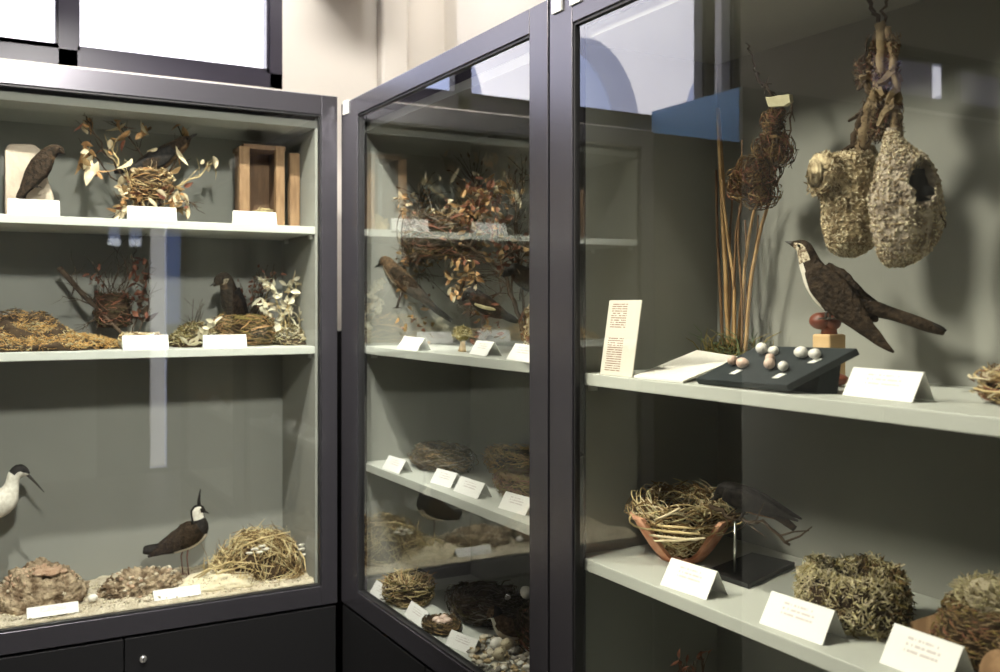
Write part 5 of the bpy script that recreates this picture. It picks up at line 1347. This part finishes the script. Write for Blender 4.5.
# brown nest with log
random.seed(150)
c = Vector((1.03, 0.705, Z2+.0005))
t = thing('log_nest_specimen', 'brown nest on a cut piece of log at the right edge of the lower shelf', 'nest on a log', c)
lg = MB(); ce = on_x(985,655,0.985)
dirv = Vector((0.35,1.0,0)).normalized()
A_ = Vector((0.962, 0.545, Z2+0.0225)); B2_ = A_+dirv*0.13
lg.tube([A_, A_+dirv*0.001, B2_-dirv*0.001, B2_], [0.020,0.022,0.022,0.020], 20, 0)
lo_ = lg.build('log', ['wood'], t)
bb = MB(); P_ = [on_x(x,y,1.05) for x,y in ((909,622),(951,609),(958,650),(912,640))]
bb.prism(P_, (0.006,0,0)); bb.build('bark_strip','wood',t)
cup_nest(c+Vector((0.030,-0.012,0.0)), 0.054, 0.088, 0.074, ['straw_d','leaf_r','moss','moss_d','straw_d','down_b'], 1700, 0.0009, parent=t, seed=151, wild=0.6, loose=0.25, slen=0.35, tangle=2.4)
bb = MB(); cd_ = on_x(990,592,1.06); tuft_blob(bb, cd_-Vector((0,0,0.02)), 0.035, 0.045, 0.035, 500, 0.022, 0.001, (0,1), seed=152, flat=False); bb.ball(cd_-Vector((0,0,0.012)), 0.026, 0, 14, 8, amp=0.4)
bb.build('down_tuft', ['down','moss_p'], t)
# dark twig sprig at the case bottom, only its tip in view
random.seed(160); c = on_x(692,668,1.08)
b = MB()
for k in range(9):
    x0 = c+Vector((rnd(-0.03,0.03), rnd(-0.03,0.03), 0)); x0.z = 0.8165
    tp = on_x(rnd(676,704), rnd(655,676), 1.08)
    grow(b, [x0, x0.lerp(tp,0.5)+Vector((rnd(-.01,.01),rnd(-.02,.02),0)), tp], 0.003, 0.0012, 0, 6, side=6, sl=0.03, leaves=4, lmis=(1,), lL=0.014, lW=0.008)
o = b.build('dry_sprig', ['twig','leaf_r']); o['label'] = 'dark dry sprig on the bottom of the near case, its tip just in view'; o['category'] = 'sprig'

# keep every leaf tip and strand inside the glazed volume it stands in
VOL = {'display_case': ((-0.083,2.4685,0.8121),(0.8405,2.7735,2.014)), 'display_case.001': ((0.916,1.4705,0.8151),(1.2385,2.3575,1.992)), 'display_case.002': ((0.916,0.4725,0.8151),(1.2385,1.3745,1.992))}
for o in list(COL.objects):
    if o.type != 'MESH': continue
    r = o
    while r.parent: r = r.parent
    if r.name.startswith(('display_case','wall','floor','ceiling','window','trim','track','tall_','narrow_','partition','roller','curtain','frosted')): continue
    c0_ = Vector(r.location)
    for k_, (a_, b_) in VOL.items():
        if all(a_[i]-0.06 <= c0_[i] <= b_[i]+0.06 for i in range(3)):
            off = Vector((0,0,0)); q_ = o
            while q_: off += Vector(q_.location); q_ = q_.parent
            if o.scale.x != 1.0: break
            for v in o.data.vertices:
                w_ = v.co+off
                v.co = Vector([min(max(w_[i], a_[i]), b_[i]) for i in range(3)])-off
            break

# ------------------------------------------------------------------ sky, sun, camera
w = bpy.data.worlds.new('sky'); SC.world = w; w.use_nodes = True
bg = w.node_tree.nodes['Background']; bg.inputs[0].default_value = (0.58,0.66,1.0,1); bg.inputs[1].default_value = 3.0
S = bpy.data.lights.new('sun', 'SUN'); S.energy = 17; S.angle = R(1); S.color = (1,0.96,0.9)
so = bpy.data.objects.new('sun', S); COL.objects.link(so); so.rotation_euler = (R(38), 0, R(-12)); so.location = (0,-2,8)
# added area lights without fixtures: fill for the wall, the rear and the room
def area(name, loc, tgt, sx_, sy_, power, color):
    L = bpy.data.lights.new(name, 'AREA'); L.shape = 'RECTANGLE'; L.size = sx_; L.size_y = sy_; L.energy = power; L.color = color
    o = bpy.data.objects.new(name, L); COL.objects.link(o); o.location = loc
    o.rotation_euler = (Vector(tgt)-Vector(loc)).to_track_quat('-Z','Y').to_euler(); return o
area('wall_fill', (0.75,2.05,3.15), (1.0,2.95,2.3), 1.0, 0.25, 26, (1.0,0.96,0.91))
area('rear_fill', (-0.2,-2.9,3.2), (-0.2,-3.4,1.0), 2.0, 1.0, 34, (0.90,0.95,1.0))
area('ceiling_fill', (-1.2,1.2,3.2), (-1.2,1.2,0), 2.0, 2.0, 18, (1.0,0.93,0.84))
cam = bpy.data.cameras.new('camera'); co = bpy.data.objects.new('camera', cam); COL.objects.link(co)
cam.sensor_fit = 'HORIZONTAL'; cam.sensor_width = 36; cam.lens = F*36/1000; cam.shift_y = -(336-CY)/1000
co.location = CAM; co.rotation_euler = (R(90), 0, -math.atan2(SN, CS)); cam.clip_start = 0.02
cam.dof.use_dof = True; cam.dof.focus_distance = 1.75; cam.dof.aperture_fstop = 5.0
SC.camera = co
vs = SC.view_settings; vs.view_transform = 'Standard'; vs.look = 'None'; vs.gamma = 1; vs.exposure = 0.0; vs.use_curve_mapping = False
